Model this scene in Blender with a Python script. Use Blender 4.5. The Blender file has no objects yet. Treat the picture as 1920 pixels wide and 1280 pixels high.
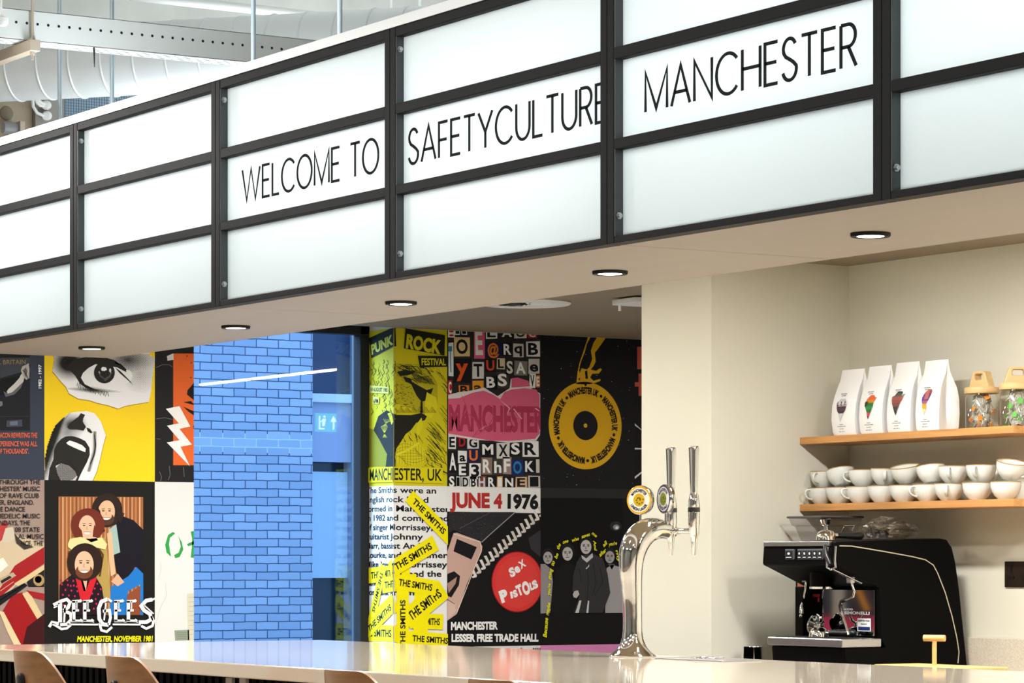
import bpy, bmesh, math, random
from mathutils import Vector, Matrix
from mathutils.geometry import tessellate_polygon
random.seed(7)
SC = bpy.context.scene
COL = SC.collection
PI = math.pi

# ------------------------------------------------------------------ camera, world, lights, exposure
F = 5673.0; CX = 960.0; HY = 1055.0; CZ = 1.35          # focal length and horizon in pixels, eye height
YAW = math.atan(3560 / F)
FW = (-math.cos(YAW), math.sin(YAW)); RT = (math.sin(YAW), math.cos(YAW))
cam_d = bpy.data.cameras.new('camera'); cam = bpy.data.objects.new('camera', cam_d); COL.objects.link(cam)
cam.location = (0, 0, CZ); cam.rotation_euler = (PI / 2, 0, PI / 2 - YAW)
cam_d.sensor_width = 36; cam_d.lens = F * 36 / 1920; cam_d.shift_y = (HY - 640) / 1920
cam_d.clip_start = 0.1; cam_d.clip_end = 200
SC.camera = cam
vs = SC.view_settings
vs.view_transform = 'Standard'; vs.look = 'None'; vs.gamma = 1; vs.use_curve_mapping = False
vs.exposure = 0.0
SC.cycles.max_bounces = 10; SC.cycles.transparent_max_bounces = 16
SC.cycles.caustics_reflective = False; SC.cycles.caustics_refractive = False
SC.cycles.sample_clamp_indirect = 6.0

w = bpy.data.worlds.new('dusk_sky'); SC.world = w; w.use_nodes = True
bg = w.node_tree.nodes['Background']; bg.inputs[0].default_value = (0.25, 0.5, 1.0, 1); bg.inputs[1].default_value = 2.5

sd_ = bpy.data.lights.new('soft_daylight', 'SUN'); sd_.energy = 15; sd_.color = (.38, .62, 1.0); sd_.angle = math.radians(50)
so_ = bpy.data.objects.new('soft_daylight', sd_); COL.objects.link(so_); so_.rotation_euler = Vector((.55, .62, -.5)).to_track_quat('-Z', 'Y').to_euler()

def area(name, loc, size, power, col=(1, 1, 1), rot=(0, 0, 0), shape='RECTANGLE', spread=PI):
    d = bpy.data.lights.new(name, 'AREA'); d.energy = power; d.color = col; d.shape = shape
    d.size = size[0]
    if shape in ('RECTANGLE', 'ELLIPSE'): d.size_y = size[1]
    d.spread = spread
    o = bpy.data.objects.new(name, d); COL.objects.link(o); o.location = loc; o.rotation_euler = rot
    return o
WARM = (1.0, 0.97, 0.92); NEUT = (1.0, 0.97, 0.93); COOL = (0.86, 0.95, 1.0)
# unseen fill lights added overhead to brighten posters, stools and bar front
for i, (x, y, p) in enumerate([(-9.5, 1.2, 95), (-5.5, 1.2, 95), (-1.5, 1.2, 70), (-7.5, -2.2, 70), (-2.5, -2.2, 60)]):
    area('room_fill_light', (x, y, 4.1), (1.8, 0.6), p, NEUT)
# unseen lights assumed over the bar; the first added to brighten the pier front
for x, y, p in [(-9.5, 5.3, 24), (-7.6, 5.9, 48), (-6.1, 5.9, 56), (-4.8, 5.9, 40), (-3.2, 5.95, 26)]:
    area('bar_ceiling_fill_light', (x, y, 2.455), (0.5, 0.12), p, WARM)
for x, y, p in [(-10.9, 5.3, 34), (-10.95, 6.5, 48), (-10.6, 9.6, 34)]:  # unseen fill over the passage, added to brighten the poster wall
    area('passage_fill_light', (x, y, 2.44), (0.5, 0.3), p, NEUT)
# unseen fill lights added to wash the left posters brighter
for y, z in ((1.6, 3.0), (3.3, 3.0)):
    o = area('wall_fill_light', (-10.9, y, z), (.3, .3), 34, NEUT); o.rotation_euler = (0, math.radians(-50), 0)
area('upper_wall_fill_light', (-11.2, 6.6, 2.62), (1.6, 2.6), 60, COOL, (PI, 0, 0))  # unseen upward fill, added to lift the dark wall behind the services
area('canopy_uplight', (-8.6, 4.55, 2.86), (4.0, 0.12), 40, COOL, (PI, 0, 0))  # LED strip lying on top of the canopy, shining at the services above

# ------------------------------------------------------------------ pixel <-> place helpers
def ray(px, py):
    t = (px - CX) / F
    return FW[0] + t * RT[0], FW[1] + t * RT[1], (HY - py) / F
def onX(px, py, X):
    a, b, c = ray(px, py); d = X / a; return Vector((X, b * d, CZ + c * d))
def onY(px, py, Y):
    a, b, c = ray(px, py); d = Y / b; return Vector((a * d, Y, CZ + c * d))
def onZ(px, py, Z):
    a, b, c = ray(px, py); d = (Z - CZ) / c; return Vector((a * d, b * d, Z))
def atd(px, py, d):
    a, b, c = ray(px, py); return Vector((a * d, b * d, CZ + c * d))
def cv(pts, ox, oy, s):
    return [(ox + x / s, oy + y / s) for x, y in pts]

# ------------------------------------------------------------------ materials
def lin(c):
    if isinstance(c, str):
        c = [int(c[i:i + 2], 16) / 255 for i in (0, 2, 4)]
    return tuple(v / 12.92 if v <= 0.04045 else ((v + 0.055) / 1.055) ** 2.4 for v in c)
MATS = {}
def mat(name, col='808080', rough=0.5, metal=0.0, var=0.0, scale=(8, 8, 8), bump=0.0, spec=0.5, coat=0.0, emit=None, es=0.0, detail=4):
    if name in MATS: return MATS[name]
    m = bpy.data.materials.new(name); m.use_nodes = True; MATS[name] = m
    n = m.node_tree.nodes; l = m.node_tree.links; b = n['Principled BSDF']
    c = lin(col)
    b.inputs['Base Color'].default_value = (*c, 1); b.inputs['Roughness'].default_value = rough
    b.inputs['Metallic'].default_value = metal; b.inputs['Specular IOR Level'].default_value = spec
    b.inputs['Coat Weight'].default_value = coat; b.inputs['Coat Roughness'].default_value = 0.05
    if emit:
        b.inputs['Emission Color'].default_value = (*lin(emit), 1); b.inputs['Emission Strength'].default_value = es
    if var or bump:
        tc = n.new('ShaderNodeTexCoord'); mp = n.new('ShaderNodeMapping'); mp.inputs['Scale'].default_value = scale
        no = n.new('ShaderNodeTexNoise'); no.inputs['Scale'].default_value = 1; no.inputs['Detail'].default_value = detail
        l.new(tc.outputs['Object'], mp.inputs['Vector']); l.new(mp.outputs[0], no.inputs['Vector'])
        if var:
            r = n.new('ShaderNodeValToRGB')
            r.color_ramp.elements[0].position = 0.3; r.color_ramp.elements[1].position = 0.7
            r.color_ramp.elements[0].color = (*[max(0, v * (1 - var)) for v in c], 1)
            r.color_ramp.elements[1].color = (*[min(1, v * (1 + var)) for v in c], 1)
            l.new(no.outputs['Fac'], r.inputs[0]); l.new(r.outputs[0], b.inputs['Base Color'])
        if bump:
            bp = n.new('ShaderNodeBump'); bp.inputs['Strength'].default_value = bump; bp.inputs['Distance'].default_value = 0.01
            l.new(no.outputs['Fac'], bp.inputs['Height']); l.new(bp.outputs[0], b.inputs['Normal'])
    return m
def glassy(name, tint=(1, 1, 1), ior=1.5, rough=0.0, add=0.0):
    if name in MATS: return MATS[name]
    m = bpy.data.materials.new(name); m.use_nodes = True; MATS[name] = m
    n = m.node_tree.nodes; l = m.node_tree.links; n.remove(n['Principled BSDF']); out = n['Material Output']
    tr = n.new('ShaderNodeBsdfTransparent'); tr.inputs[0].default_value = (*tint, 1)
    gl = n.new('ShaderNodeBsdfGlossy'); gl.inputs['Roughness'].default_value = rough
    lw = n.new('ShaderNodeLayerWeight'); lw.inputs[0].default_value = .5
    pw = n.new('ShaderNodeMath'); pw.operation = 'POWER'; pw.inputs[1].default_value = 5
    f0 = ((ior - 1) / (ior + 1)) ** 2 + add
    ma = n.new('ShaderNodeMath'); ma.operation = 'MULTIPLY_ADD'; ma.use_clamp = True; ma.inputs[1].default_value = 1 - f0; ma.inputs[2].default_value = f0
    mx = n.new('ShaderNodeMixShader')
    l.new(lw.outputs['Facing'], pw.inputs[0]); l.new(pw.outputs[0], ma.inputs[0]); l.new(ma.outputs[0], mx.inputs[0])
    l.new(tr.outputs[0], mx.inputs[1]); l.new(gl.outputs[0], mx.inputs[2]); l.new(mx.outputs[0], out.inputs[0])
    return m
def emitter(name, col, s):
    if name in MATS: return MATS[name]
    m = bpy.data.materials.new(name); m.use_nodes = True; MATS[name] = m
    n = m.node_tree.nodes; l = m.node_tree.links; n.remove(n['Principled BSDF'])
    e = n.new('ShaderNodeEmission'); e.inputs[0].default_value = (*lin(col), 1); e.inputs[1].default_value = s
    l.new(e.outputs[0], n['Material Output'].inputs[0]); return m

M_BLACK = mat('black_powder_coat', '2b2c2d', 0.5, spec=.02)
M_WHITE = mat('white_paint', 'e9e9e6', 0.5)
M_CHROME = mat('polished_chrome', 'e6e6e6', 0.05, 1.0)
M_STEEL = mat('brushed_steel', 'b9babd', 0.28, 1.0)
M_BEIGE = mat('beige_wall_paint', 'd9d7c8', 0.75, var=0.015, scale=(3, 3, 3))
M_OAK = mat('oak_shelf', 'c08a4e', 0.45, var=0.22, scale=(3, 60, 60))
M_RUBBER = mat('black_plastic', '111112', 0.35)

def pane_mat():
    m = bpy.data.materials.new('opal_acrylic'); m.use_nodes = True; MATS['opal_acrylic'] = m
    n = m.node_tree.nodes; l = m.node_tree.links; n.remove(n['Principled BSDF'])
    tr = n.new('ShaderNodeBsdfTranslucent'); tr.inputs[0].default_value = (0.91, 0.95, 0.95, 1)
    df = n.new('ShaderNodeBsdfDiffuse'); df.inputs[0].default_value = (0.6, 0.65, 0.66, 1)
    mx = n.new('ShaderNodeMixShader'); mx.inputs[0].default_value = 0.25
    gl = n.new('ShaderNodeBsdfGlossy'); gl.inputs['Roughness'].default_value = 0.32
    fr = n.new('ShaderNodeFresnel'); fr.inputs[0].default_value = 1.3
    m2 = n.new('ShaderNodeMixShader')
    l.new(tr.outputs[0], mx.inputs[1]); l.new(df.outputs[0], mx.inputs[2]); l.new(mx.outputs[0], m2.inputs[1])
    l.new(gl.outputs[0], m2.inputs[2]); l.new(fr.outputs[0], m2.inputs[0]); l.new(m2.outputs[0], n['Material Output'].inputs[0])
    return m
M_PANE = pane_mat()

# ------------------------------------------------------------------ mesh builder
class MB:
    def __init__(s): s.v = []; s.f = []; s.mi = []; s.ms = []; s.cur = 0
    def use(s, m):
        if m not in s.ms: s.ms.append(m)
        s.cur = s.ms.index(m); return s
    def add(s, vs, fs):
        o = len(s.v); s.v += [tuple(p) for p in vs]
        for f in fs: s.f.append([o + i for i in f]); s.mi.append(s.cur)
        return s
    def box(s, a, b):
        x0, y0, z0 = [min(p, q) for p, q in zip(a, b)]; x1, y1, z1 = [max(p, q) for p, q in zip(a, b)]
        return s.add([(x0, y0, z0), (x1, y0, z0), (x1, y1, z0), (x0, y1, z0), (x0, y0, z1), (x1, y0, z1), (x1, y1, z1), (x0, y1, z1)],
                     [(0, 3, 2, 1), (4, 5, 6, 7), (0, 1, 5, 4), (1, 2, 6, 5), (2, 3, 7, 6), (3, 0, 4, 7)])
    def loft(s, rings, cap=True, closed=True):
        n = len(rings[0]); vs = [p for r in rings for p in r]; fs = []
        for i in range(len(rings) - 1):
            for j in range(n if closed else n - 1):
                k = (j + 1) % n; fs.append((i * n + j, i * n + k, (i + 1) * n + k, (i + 1) * n + j))
        if cap:
            fs.append(tuple(reversed(range(n)))); fs.append(tuple((len(rings) - 1) * n + j for j in range(n)))
        return s.add(vs, fs)
    def tube(s, path, rad, n=12, cap=True, flat=None):
        path = [Vector(p) for p in path]; rings = []; up = None
        if not isinstance(rad, (list, tuple)): rad = [rad] * len(path)
        for i, p in enumerate(path):
            d = (path[min(i + 1, len(path) - 1)] - path[max(i - 1, 0)]).normalized()
            if up is None:
                up = Vector((0, 0, 1)) if abs(d.z) < 0.9 else Vector((1, 0, 0))
            a = d.cross(up)
            if a.length < 1e-4: a = d.cross(Vector((0, 1, 0)))
            a.normalize(); b = a.cross(d).normalized(); up = b
            r = rad[i]; ra, rb = r if isinstance(r, tuple) else (r, r)
            rings.append([p + a * (ra * math.cos(2 * PI * j / n)) + b * (rb * math.sin(2 * PI * j / n)) for j in range(n)])
        return s.loft(rings, cap)
    def cyl(s, p0, p1, r0, r1=None, n=24): return s.tube([p0, p1], [r0, r0 if r1 is None else r1], n)
    def lathe(s, prof, c=(0, 0, 0), n=32, cap=False):
        rings = [[(c[0] + r * math.cos(2 * PI * j / n), c[1] + r * math.sin(2 * PI * j / n), c[2] + z) for j in range(n)] for r, z in prof]
        return s.loft(rings, cap)
    def prism(s, poly, fn, d0, d1):
        """poly: 2-D outline, fn(u, v, d) -> point; a solid between depths d0 and d1"""
        n = len(poly); vs = [fn(u, v, d0) for u, v in poly] + [fn(u, v, d1) for u, v in poly]
        tris = tessellate_polygon([[Vector((u, v, 0)) for u, v in poly]])
        fs = [tuple(t) for t in tris] + [tuple(n + i for i in reversed(t)) for t in tris]
        fs += [(i, (i + 1) % n, n + (i + 1) % n, n + i) for i in range(n)]
        return s.add(vs, fs)
    def torus(s, c, R, r, axis='z', n=32, k=10):
        rings = []
        for i in range(n + 1):
            a = 2 * PI * i / n; ring = []
            for j in range(k):
                b = 2 * PI * j / k; q = R + r * math.cos(b); h = r * math.sin(b)
                p = {'z': (q * math.cos(a), q * math.sin(a), h), 'y': (q * math.cos(a), h, q * math.sin(a)), 'x': (h, q * math.cos(a), q * math.sin(a))}[axis]
                ring.append((c[0] + p[0], c[1] + p[1], c[2] + p[2]))
            rings.append(ring)
        return s.loft(rings, False)
    def xform(s, M, start=0):
        s.v = s.v[:start] + [tuple(M @ Vector(p)) for p in s.v[start:]]; return s
    def build(s, name, parent=None, m=None, smooth=None, bevel=0.0, fix=True, seg=2):
        if m is not None and not s.ms: s.ms = [m]
        me = bpy.data.meshes.new(name); me.from_pydata(s.v, [], s.f)
        for k in s.ms: me.materials.append(k)
        me.polygons.foreach_set('material_index', s.mi)
        if fix:
            b = bmesh.new(); b.from_mesh(me); bmesh.ops.recalc_face_normals(b, faces=b.faces); b.to_mesh(me); b.free()
        if smooth:
            me.polygons.foreach_set('use_smooth', [True] * len(me.polygons)); me.set_sharp_from_angle(angle=math.radians(smooth))
        me.update()
        o = bpy.data.objects.new(name, me); COL.objects.link(o)
        if parent is not None: o.parent = parent
        if bevel:
            bv = o.modifiers.new('bevel', 'BEVEL'); bv.width = bevel; bv.segments = seg; bv.limit_method = 'ANGLE'; bv.angle_limit = math.radians(40)
        return o

def tag(o, label, cat, group=None, kind=None):
    o['label'] = label; o['category'] = cat
    if group: o['group'] = group
    if kind: o['kind'] = kind
    return o
def thing(name, label, cat, loc=(0, 0, 0), rz=0, group=None):
    o = bpy.data.objects.new(name, None); COL.objects.link(o); o.location = loc; o.rotation_euler = (0, 0, rz)
    o.empty_display_size = 0.05
    return tag(o, label, cat, group)
def dup(root, loc, rot, label):
    r = root.copy(); COL.objects.link(r); r.location = loc; r.rotation_euler = rot; r['label'] = label
    for ch in list(root.children):
        c = ch.copy(); COL.objects.link(c); c.parent = r
        for g in ch.children:
            d = g.copy(); COL.objects.link(d); d.parent = c
    return r
def struct(name, mb, label, m=None, bevel=0.0):
    return tag(mb.build(name, m=m, bevel=bevel), label, 'room', None, 'structure')

# ------------------------------------------------------------------ lettering
_TX = {}
def text_tris(txt, bold=0.0, spacing=1.0):
    k = (txt, bold, spacing)
    if k in _TX: return _TX[k]
    c = bpy.data.curves.new('t', 'FONT'); c.body = txt; c.offset = bold; c.resolution_u = 3; c.space_character = spacing
    c.fill_mode = 'FRONT' if hasattr(c, 'fill_mode') else c.fill_mode
    o = bpy.data.objects.new('t', c); COL.objects.link(o)
    dg = bpy.context.evaluated_depsgraph_get(); me = o.evaluated_get(dg).to_mesh(); me.calc_loop_triangles()
    v = [(p.co.x, p.co.y) for p in me.vertices]
    tris = [[v[i] for i in t.vertices] for t in me.loop_triangles]
    o.evaluated_get(dg).to_mesh_clear(); bpy.data.objects.remove(o); bpy.data.curves.remove(c)
    xs = [p[0] for t in tris for p in t] or [0, 1]
    _TX[k] = (tris, min(xs), max(xs)); return _TX[k]
_cap = {}
def caph(bold):
    if bold not in _cap:
        t, _, _ = text_tris('H', bold); ys = [p[1] for q in t for p in q]; _cap[bold] = (min(ys), max(ys))
    return _cap[bold]
def text_fit(txt, w, h, bold=0.0, spacing=1.0):
    """triangles of txt scaled to width w and cap height h, baseline at 0"""
    t, x0, x1 = text_tris(txt, bold, spacing); y0, y1 = caph(bold)
    sx = w / max(1e-6, x1 - x0); sy = h / (y1 - y0)
    return [[((x - x0) * sx, (y - y0) * sy) for x, y in q] for q in t]

def arc(cx, cy, rx, ry, a0, a1, n=14):
    return [(cx + rx * math.cos(math.radians(a0 + (a1 - a0) * i / n)), cy + ry * math.sin(math.radians(a0 + (a1 - a0) * i / n))) for i in range(n + 1)]
GL = {  # light geometric capitals drawn as pen strokes: width, strokes
 'W': (1.3, [[(0, 1), (.33, 0), (.65, 1), (.97, 0), (1.3, 1)]]), 'E': (.52, [[(.52, 1), (0, 1), (0, 0), (.52, 0)], [(0, .52), (.47, .52)]]),
 'L': (.48, [[(0, 1), (0, 0), (.48, 0)]]), 'C': (.9, [arc(.5, .5, .5, .5, 42, 318, 26)]), 'O': (1.0, [arc(.5, .5, .5, .5, 0, 360, 36)]),
 'M': (.98, [[(0, 0), (0, 1), (.49, .04), (.98, 1), (.98, 0)]]), 'T': (.62, [[(0, 1), (.62, 1)], [(.31, 1), (.31, 0)]]),
 'S': (.56, [arc(.28, .745, .25, .255, 25, 180, 12) + arc(.30, .27, .26, .27, 118, -10, 12)[0:0] + [(.05, .66), (.13, .57), (.28, .50), (.43, .42), (.54, .33)] + arc(.28, .265, .275, .265, 10, -165, 14)]),
 'A': (.82, [[(0, 0), (.41, 1), (.82, 0)], [(.13, .33), (.69, .33)]]), 'F': (.5, [[(.5, 1), (0, 1), (0, 0)], [(0, .5), (.45, .5)]]),
 'Y': (.76, [[(0, 1), (.38, .44), (.76, 1)], [(.38, .44), (.38, 0)]]), 'U': (.7, [[(0, 1), (0, .35)] + arc(.35, .35, .35, .35, 180, 360, 16) + [(.7, 1)]]),
 'R': (.58, [[(0, 0), (0, 1)], [(0, 1), (.28, 1)] + arc(.28, .74, .27, .26, 90, -90, 12) + [(0, .48)], [(.28, .48), (.58, 0)]]),
 'N': (.76, [[(0, 0), (0, 1), (.76, 0), (.76, 1)]]), 'H': (.74, [[(0, 0), (0, 1)], [(.74, 0), (.74, 1)], [(0, .52), (.74, .52)]]), ' ': (.32, [])}
def strip(pts, wd):
    """quads of a pen stroke of width wd (number or list) along 2-D points, mitred"""
    pts = [q for i, q in enumerate(pts) if i == 0 or abs(q[0] - pts[i - 1][0]) + abs(q[1] - pts[i - 1][1]) > 1e-6]
    n = len(pts); L = []; R = []
    for i, (x, y) in enumerate(pts):
        a = Vector(pts[max(i - 1, 0)]); b = Vector(pts[i]); c = Vector(pts[min(i + 1, n - 1)])
        d1 = (b - a).normalized() if i > 0 else (c - b).normalized(); d2 = (c - b).normalized() if i < n - 1 else d1
        nn = Vector((-(d1.y + d2.y), d1.x + d2.x))
        nn = nn.normalized() if nn.length > 1e-6 else Vector((-d1.y, d1.x))
        k = 1 / max(0.35, nn.dot(Vector((-d1.y, d1.x)))); h = (wd[i] if isinstance(wd, (list, tuple)) else wd) / 2 * k
        L.append((x + nn.x * h, y + nn.y * h)); R.append((x - nn.x * h, y - nn.y * h))
    return [[L[i], L[i + 1], R[i + 1], R[i]] for i in range(n - 1)]
def stroke_text(txt, w, h, wd, gap=.2):
    tot = sum(GL[c][0] for c in txt) + gap * (len(txt) - 1); sx = w / tot; x = 0; out = []
    for c in txt:
        gw, st = GL[c]
        out.append([[(u * 1.4, v) for u, v in qd] for s in st for qd in strip([((x + a) * sx / 1.4, b * h) for a, b in s], wd)])
        x += gw + gap
    return out

# ------------------------------------------------------------------ the setting
XW = -12.5; Y0, Y1 = 6.12, 7.18                          # poster wall plane and the window opening in it
YB = 7.15; XP = -9.0                                     # back wall plane, pier side plane
CEIL = 2.47; HIGH = 4.2
struct('floor', MB().box((-12.8, -4.2, -0.1), (4.2, 12.2, 0)), 'pale polished floor of the room', mat('floor_concrete', '9a948a', 0.35, var=0.08, scale=(2, 2, 2)))
M_CONC = mat('painted_concrete', 'cfcfc9', 0.8, var=0.12, scale=(3, 3, 3), bump=0.35, detail=8)
struct('ceiling', MB().box((-12.8, -4.2, HIGH), (4.2, 12.2, HIGH + .1)), 'high exposed concrete ceiling', M_CONC)
b = MB()
b.use(M_BEIGE).box((XW - .24, -4.2, 0), (XW, Y0, 2.56)).box((XW - .24, Y1, 0), (XW, 12.2, 2.56)).box((XW - .24, Y0, CEIL + .03), (XW, Y1, 2.56))
b.box((XW - .24, Y0, 0), (XW, Y1, .3))
b.use(M_CONC).box((XW - .24, -4.2, 2.56), (XW, 12.2, HIGH))
struct('wall_left', b, 'wall hung with music posters around a tall window')
struct('wall_back', MB().box((XP - .02, YB, 0), (1.0, YB + .15, CEIL)), 'beige wall carrying the two oak shelves', M_BEIGE)
struct('pillar', MB().box((-9.45, 6.51, 0), (XP, YB + .15, CEIL)), 'beige pier between the shelves and the poster wall', M_BEIGE)
struct('wall_far', MB().box((-12.8, 12.0, 0), (4.2, 12.2, HIGH)), 'plain wall behind the back room', M_BEIGE)
struct('wall_right', MB().box((4.0, -4.2, 0), (4.2, 12.2, HIGH)), 'plain wall behind the viewpoint', M_BEIGE)
struct('wall_front', MB().box((-12.8, -4.2, 0), (4.2, -4.0, HIGH)), 'plain wall opposite the bar', mat('grey_wall_paint', '8d8b86', 0.8))
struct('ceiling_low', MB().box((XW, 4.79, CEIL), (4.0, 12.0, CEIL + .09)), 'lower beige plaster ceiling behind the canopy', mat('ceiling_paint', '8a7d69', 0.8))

# window
b = MB().use(M_BLACK)
fx0, fx1 = XW - .305, XW - .235
b.box((fx0, Y0 - .02, 0.28), (fx1, Y0 + .03, CEIL + .03)).box((fx0, Y1 - .05, 0.28), (fx1, Y1 + .04, CEIL + .03))
b.box((fx0, Y0, CEIL - .02), (fx1, Y1, CEIL + .04)).box((fx0, Y0, .28), (fx1, Y1, .36))
b.use(mat('window_outer_metal', '9fb4c8', 0.3, 0.6)).box((fx0 - .022, Y1 - .02, .28), (fx0, Y1 + .0, CEIL + .03))
b.use(mat('window_dark_gasket', '22303c', 0.5)).box((fx0 - .10, Y1 - .005, .28), (fx0 - .022, Y1 + .04, CEIL + .03))
win = tag(b.build('window_1', bevel=.003), 'tall black framed window beside the posters', 'window', None, 'structure')
MB().use(glassy('window_glass', (.95, .98, .99), 1.5)).box((fx0 + .02, Y0 + .02, .3), (fx0 + .026, Y1 - .04, CEIL)).build('glass_pane', win)

# ------------------------------------------------------------------ outside: painted brick building over the street
def brick_mat():
    m = bpy.data.materials.new('painted_brick'); m.use_nodes = True
    n = m.node_tree.nodes; l = m.node_tree.links; p = n['Principled BSDF']; p.inputs['Roughness'].default_value = .8
    tc = n.new('ShaderNodeTexCoord'); sx = n.new('ShaderNodeSeparateXYZ'); cb = n.new('ShaderNodeCombineXYZ')
    l.new(tc.outputs['Object'], sx.inputs[0]); l.new(sx.outputs['Y'], cb.inputs['X']); l.new(sx.outputs['Z'], cb.inputs['Y'])
    no = n.new('ShaderNodeTexNoise'); no.inputs['Scale'].default_value = 9; no.inputs['Detail'].default_value = 3
    l.new(cb.outputs[0], no.inputs['Vector'])
    wob = n.new('ShaderNodeVectorMath'); wob.operation = 'MULTIPLY_ADD'; wob.inputs[1].default_value = (.012, .012, 0)
    l.new(no.outputs['Color'], wob.inputs[0]); l.new(cb.outputs[0], wob.inputs[2])
    br = n.new('ShaderNodeTexBrick'); br.inputs['Scale'].default_value = 1; br.inputs['Brick Width'].default_value = .225
    br.inputs['Row Height'].default_value = .075; br.inputs['Mortar Size'].default_value = .0055; br.inputs['Mortar Smooth'].default_value = .3
    br.inputs['Color1'].default_value = (*lin('c2c8cf'), 1); br.inputs['Color2'].default_value = (*lin('a9b3bf'), 1); br.inputs['Mortar'].default_value = (*lin('4c5a6e'), 1)
    l.new(wob.outputs[0], br.inputs['Vector'])
    # two courses pointed with pale mortar
    gt = n.new('ShaderNodeMath'); gt.operation = 'COMPARE'; gt.inputs[1].default_value = 2.43; gt.inputs[2].default_value = .085
    l.new(sx.outputs['Z'], gt.inputs[0])
    mx = n.new('ShaderNodeMix'); mx.data_type = 'RGBA'; mx.inputs['A'].default_value = (*lin('4c5a6e'), 1); mx.inputs['B'].default_value = (*lin('dfe6ee'), 1)
    l.new(gt.outputs[0], mx.inputs['Factor']); l.new(mx.outputs['Result'], br.inputs['Mortar'])
    l.new(br.outputs['Color'], p.inputs['Base Color'])
    bp = n.new('ShaderNodeBump'); bp.inputs['Strength'].default_value = .4; bp.invert = True; bp.inputs['Distance'].default_value = .01
    l.new(br.outputs['Fac'], bp.inputs['Height']); l.new(bp.outputs[0], p.inputs['Normal'])
    return m
XE = -24.35
bld = thing('brick_building', 'blue painted brick building seen through the window', 'building', (XE, 12, 0))
yc = onX(586, 900, XE).y
def L(x, y, z): return (x - XE, y - 12, z)
MB().use(brick_mat()).box(L(XE - .6, 4, -1), L(XE, yc, 7)).build('brick_wall', bld)
XE2 = XE - .3
def zz(py, X=XE2, px=620): return onX(px, py, X).z
b = MB().use(mat('dark_cladding', '33415a', .5)).box(L(XE2 - .3, yc, zz(737)), L(XE2, 18, 7)); b.build('cladding', bld)
MB().use(mat('pale_render', 'b7b9c9', .7)).box(L(XE2 - .2, yc, zz(866)), L(XE2 + .02, 18, zz(755))).build('spandrel_panel', bld)
MB().use(mat('white_coping', 'e6e8ee', .6)).box(L(XE2 - .2, yc, zz(755)), L(XE2 + .08, 18, zz(739))).build('sill', bld)
MB().use(mat('pale_roller_blind', 'cfe0e6', .8)).box(L(XE2 - .1, yc, zz(1083)), L(XE2 - .05, 18, zz(884))).build('roller_blind', bld)
MB().use(mat('dark_shopfront_glass', '1d2a2e', .15)).box(L(XE2 - .3, yc, -1), L(XE2 - .12, 18, zz(866))).build('window_glass_panel', bld)
MB().use(mat('stone_edge', '8f9bb0', .8)).box(L(XE2 - .3, onX(656, 900, XE2).y, -1), L(XE2 + .12, onX(672, 900, XE2).y, 7)).build('stone_pier', bld)
struct('pavement', MB().box((-26, -10, -.3), (-12.9, 25, -.2)), 'street pavement outside the window', mat('pavement_stone', '7d848c', .9))

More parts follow.
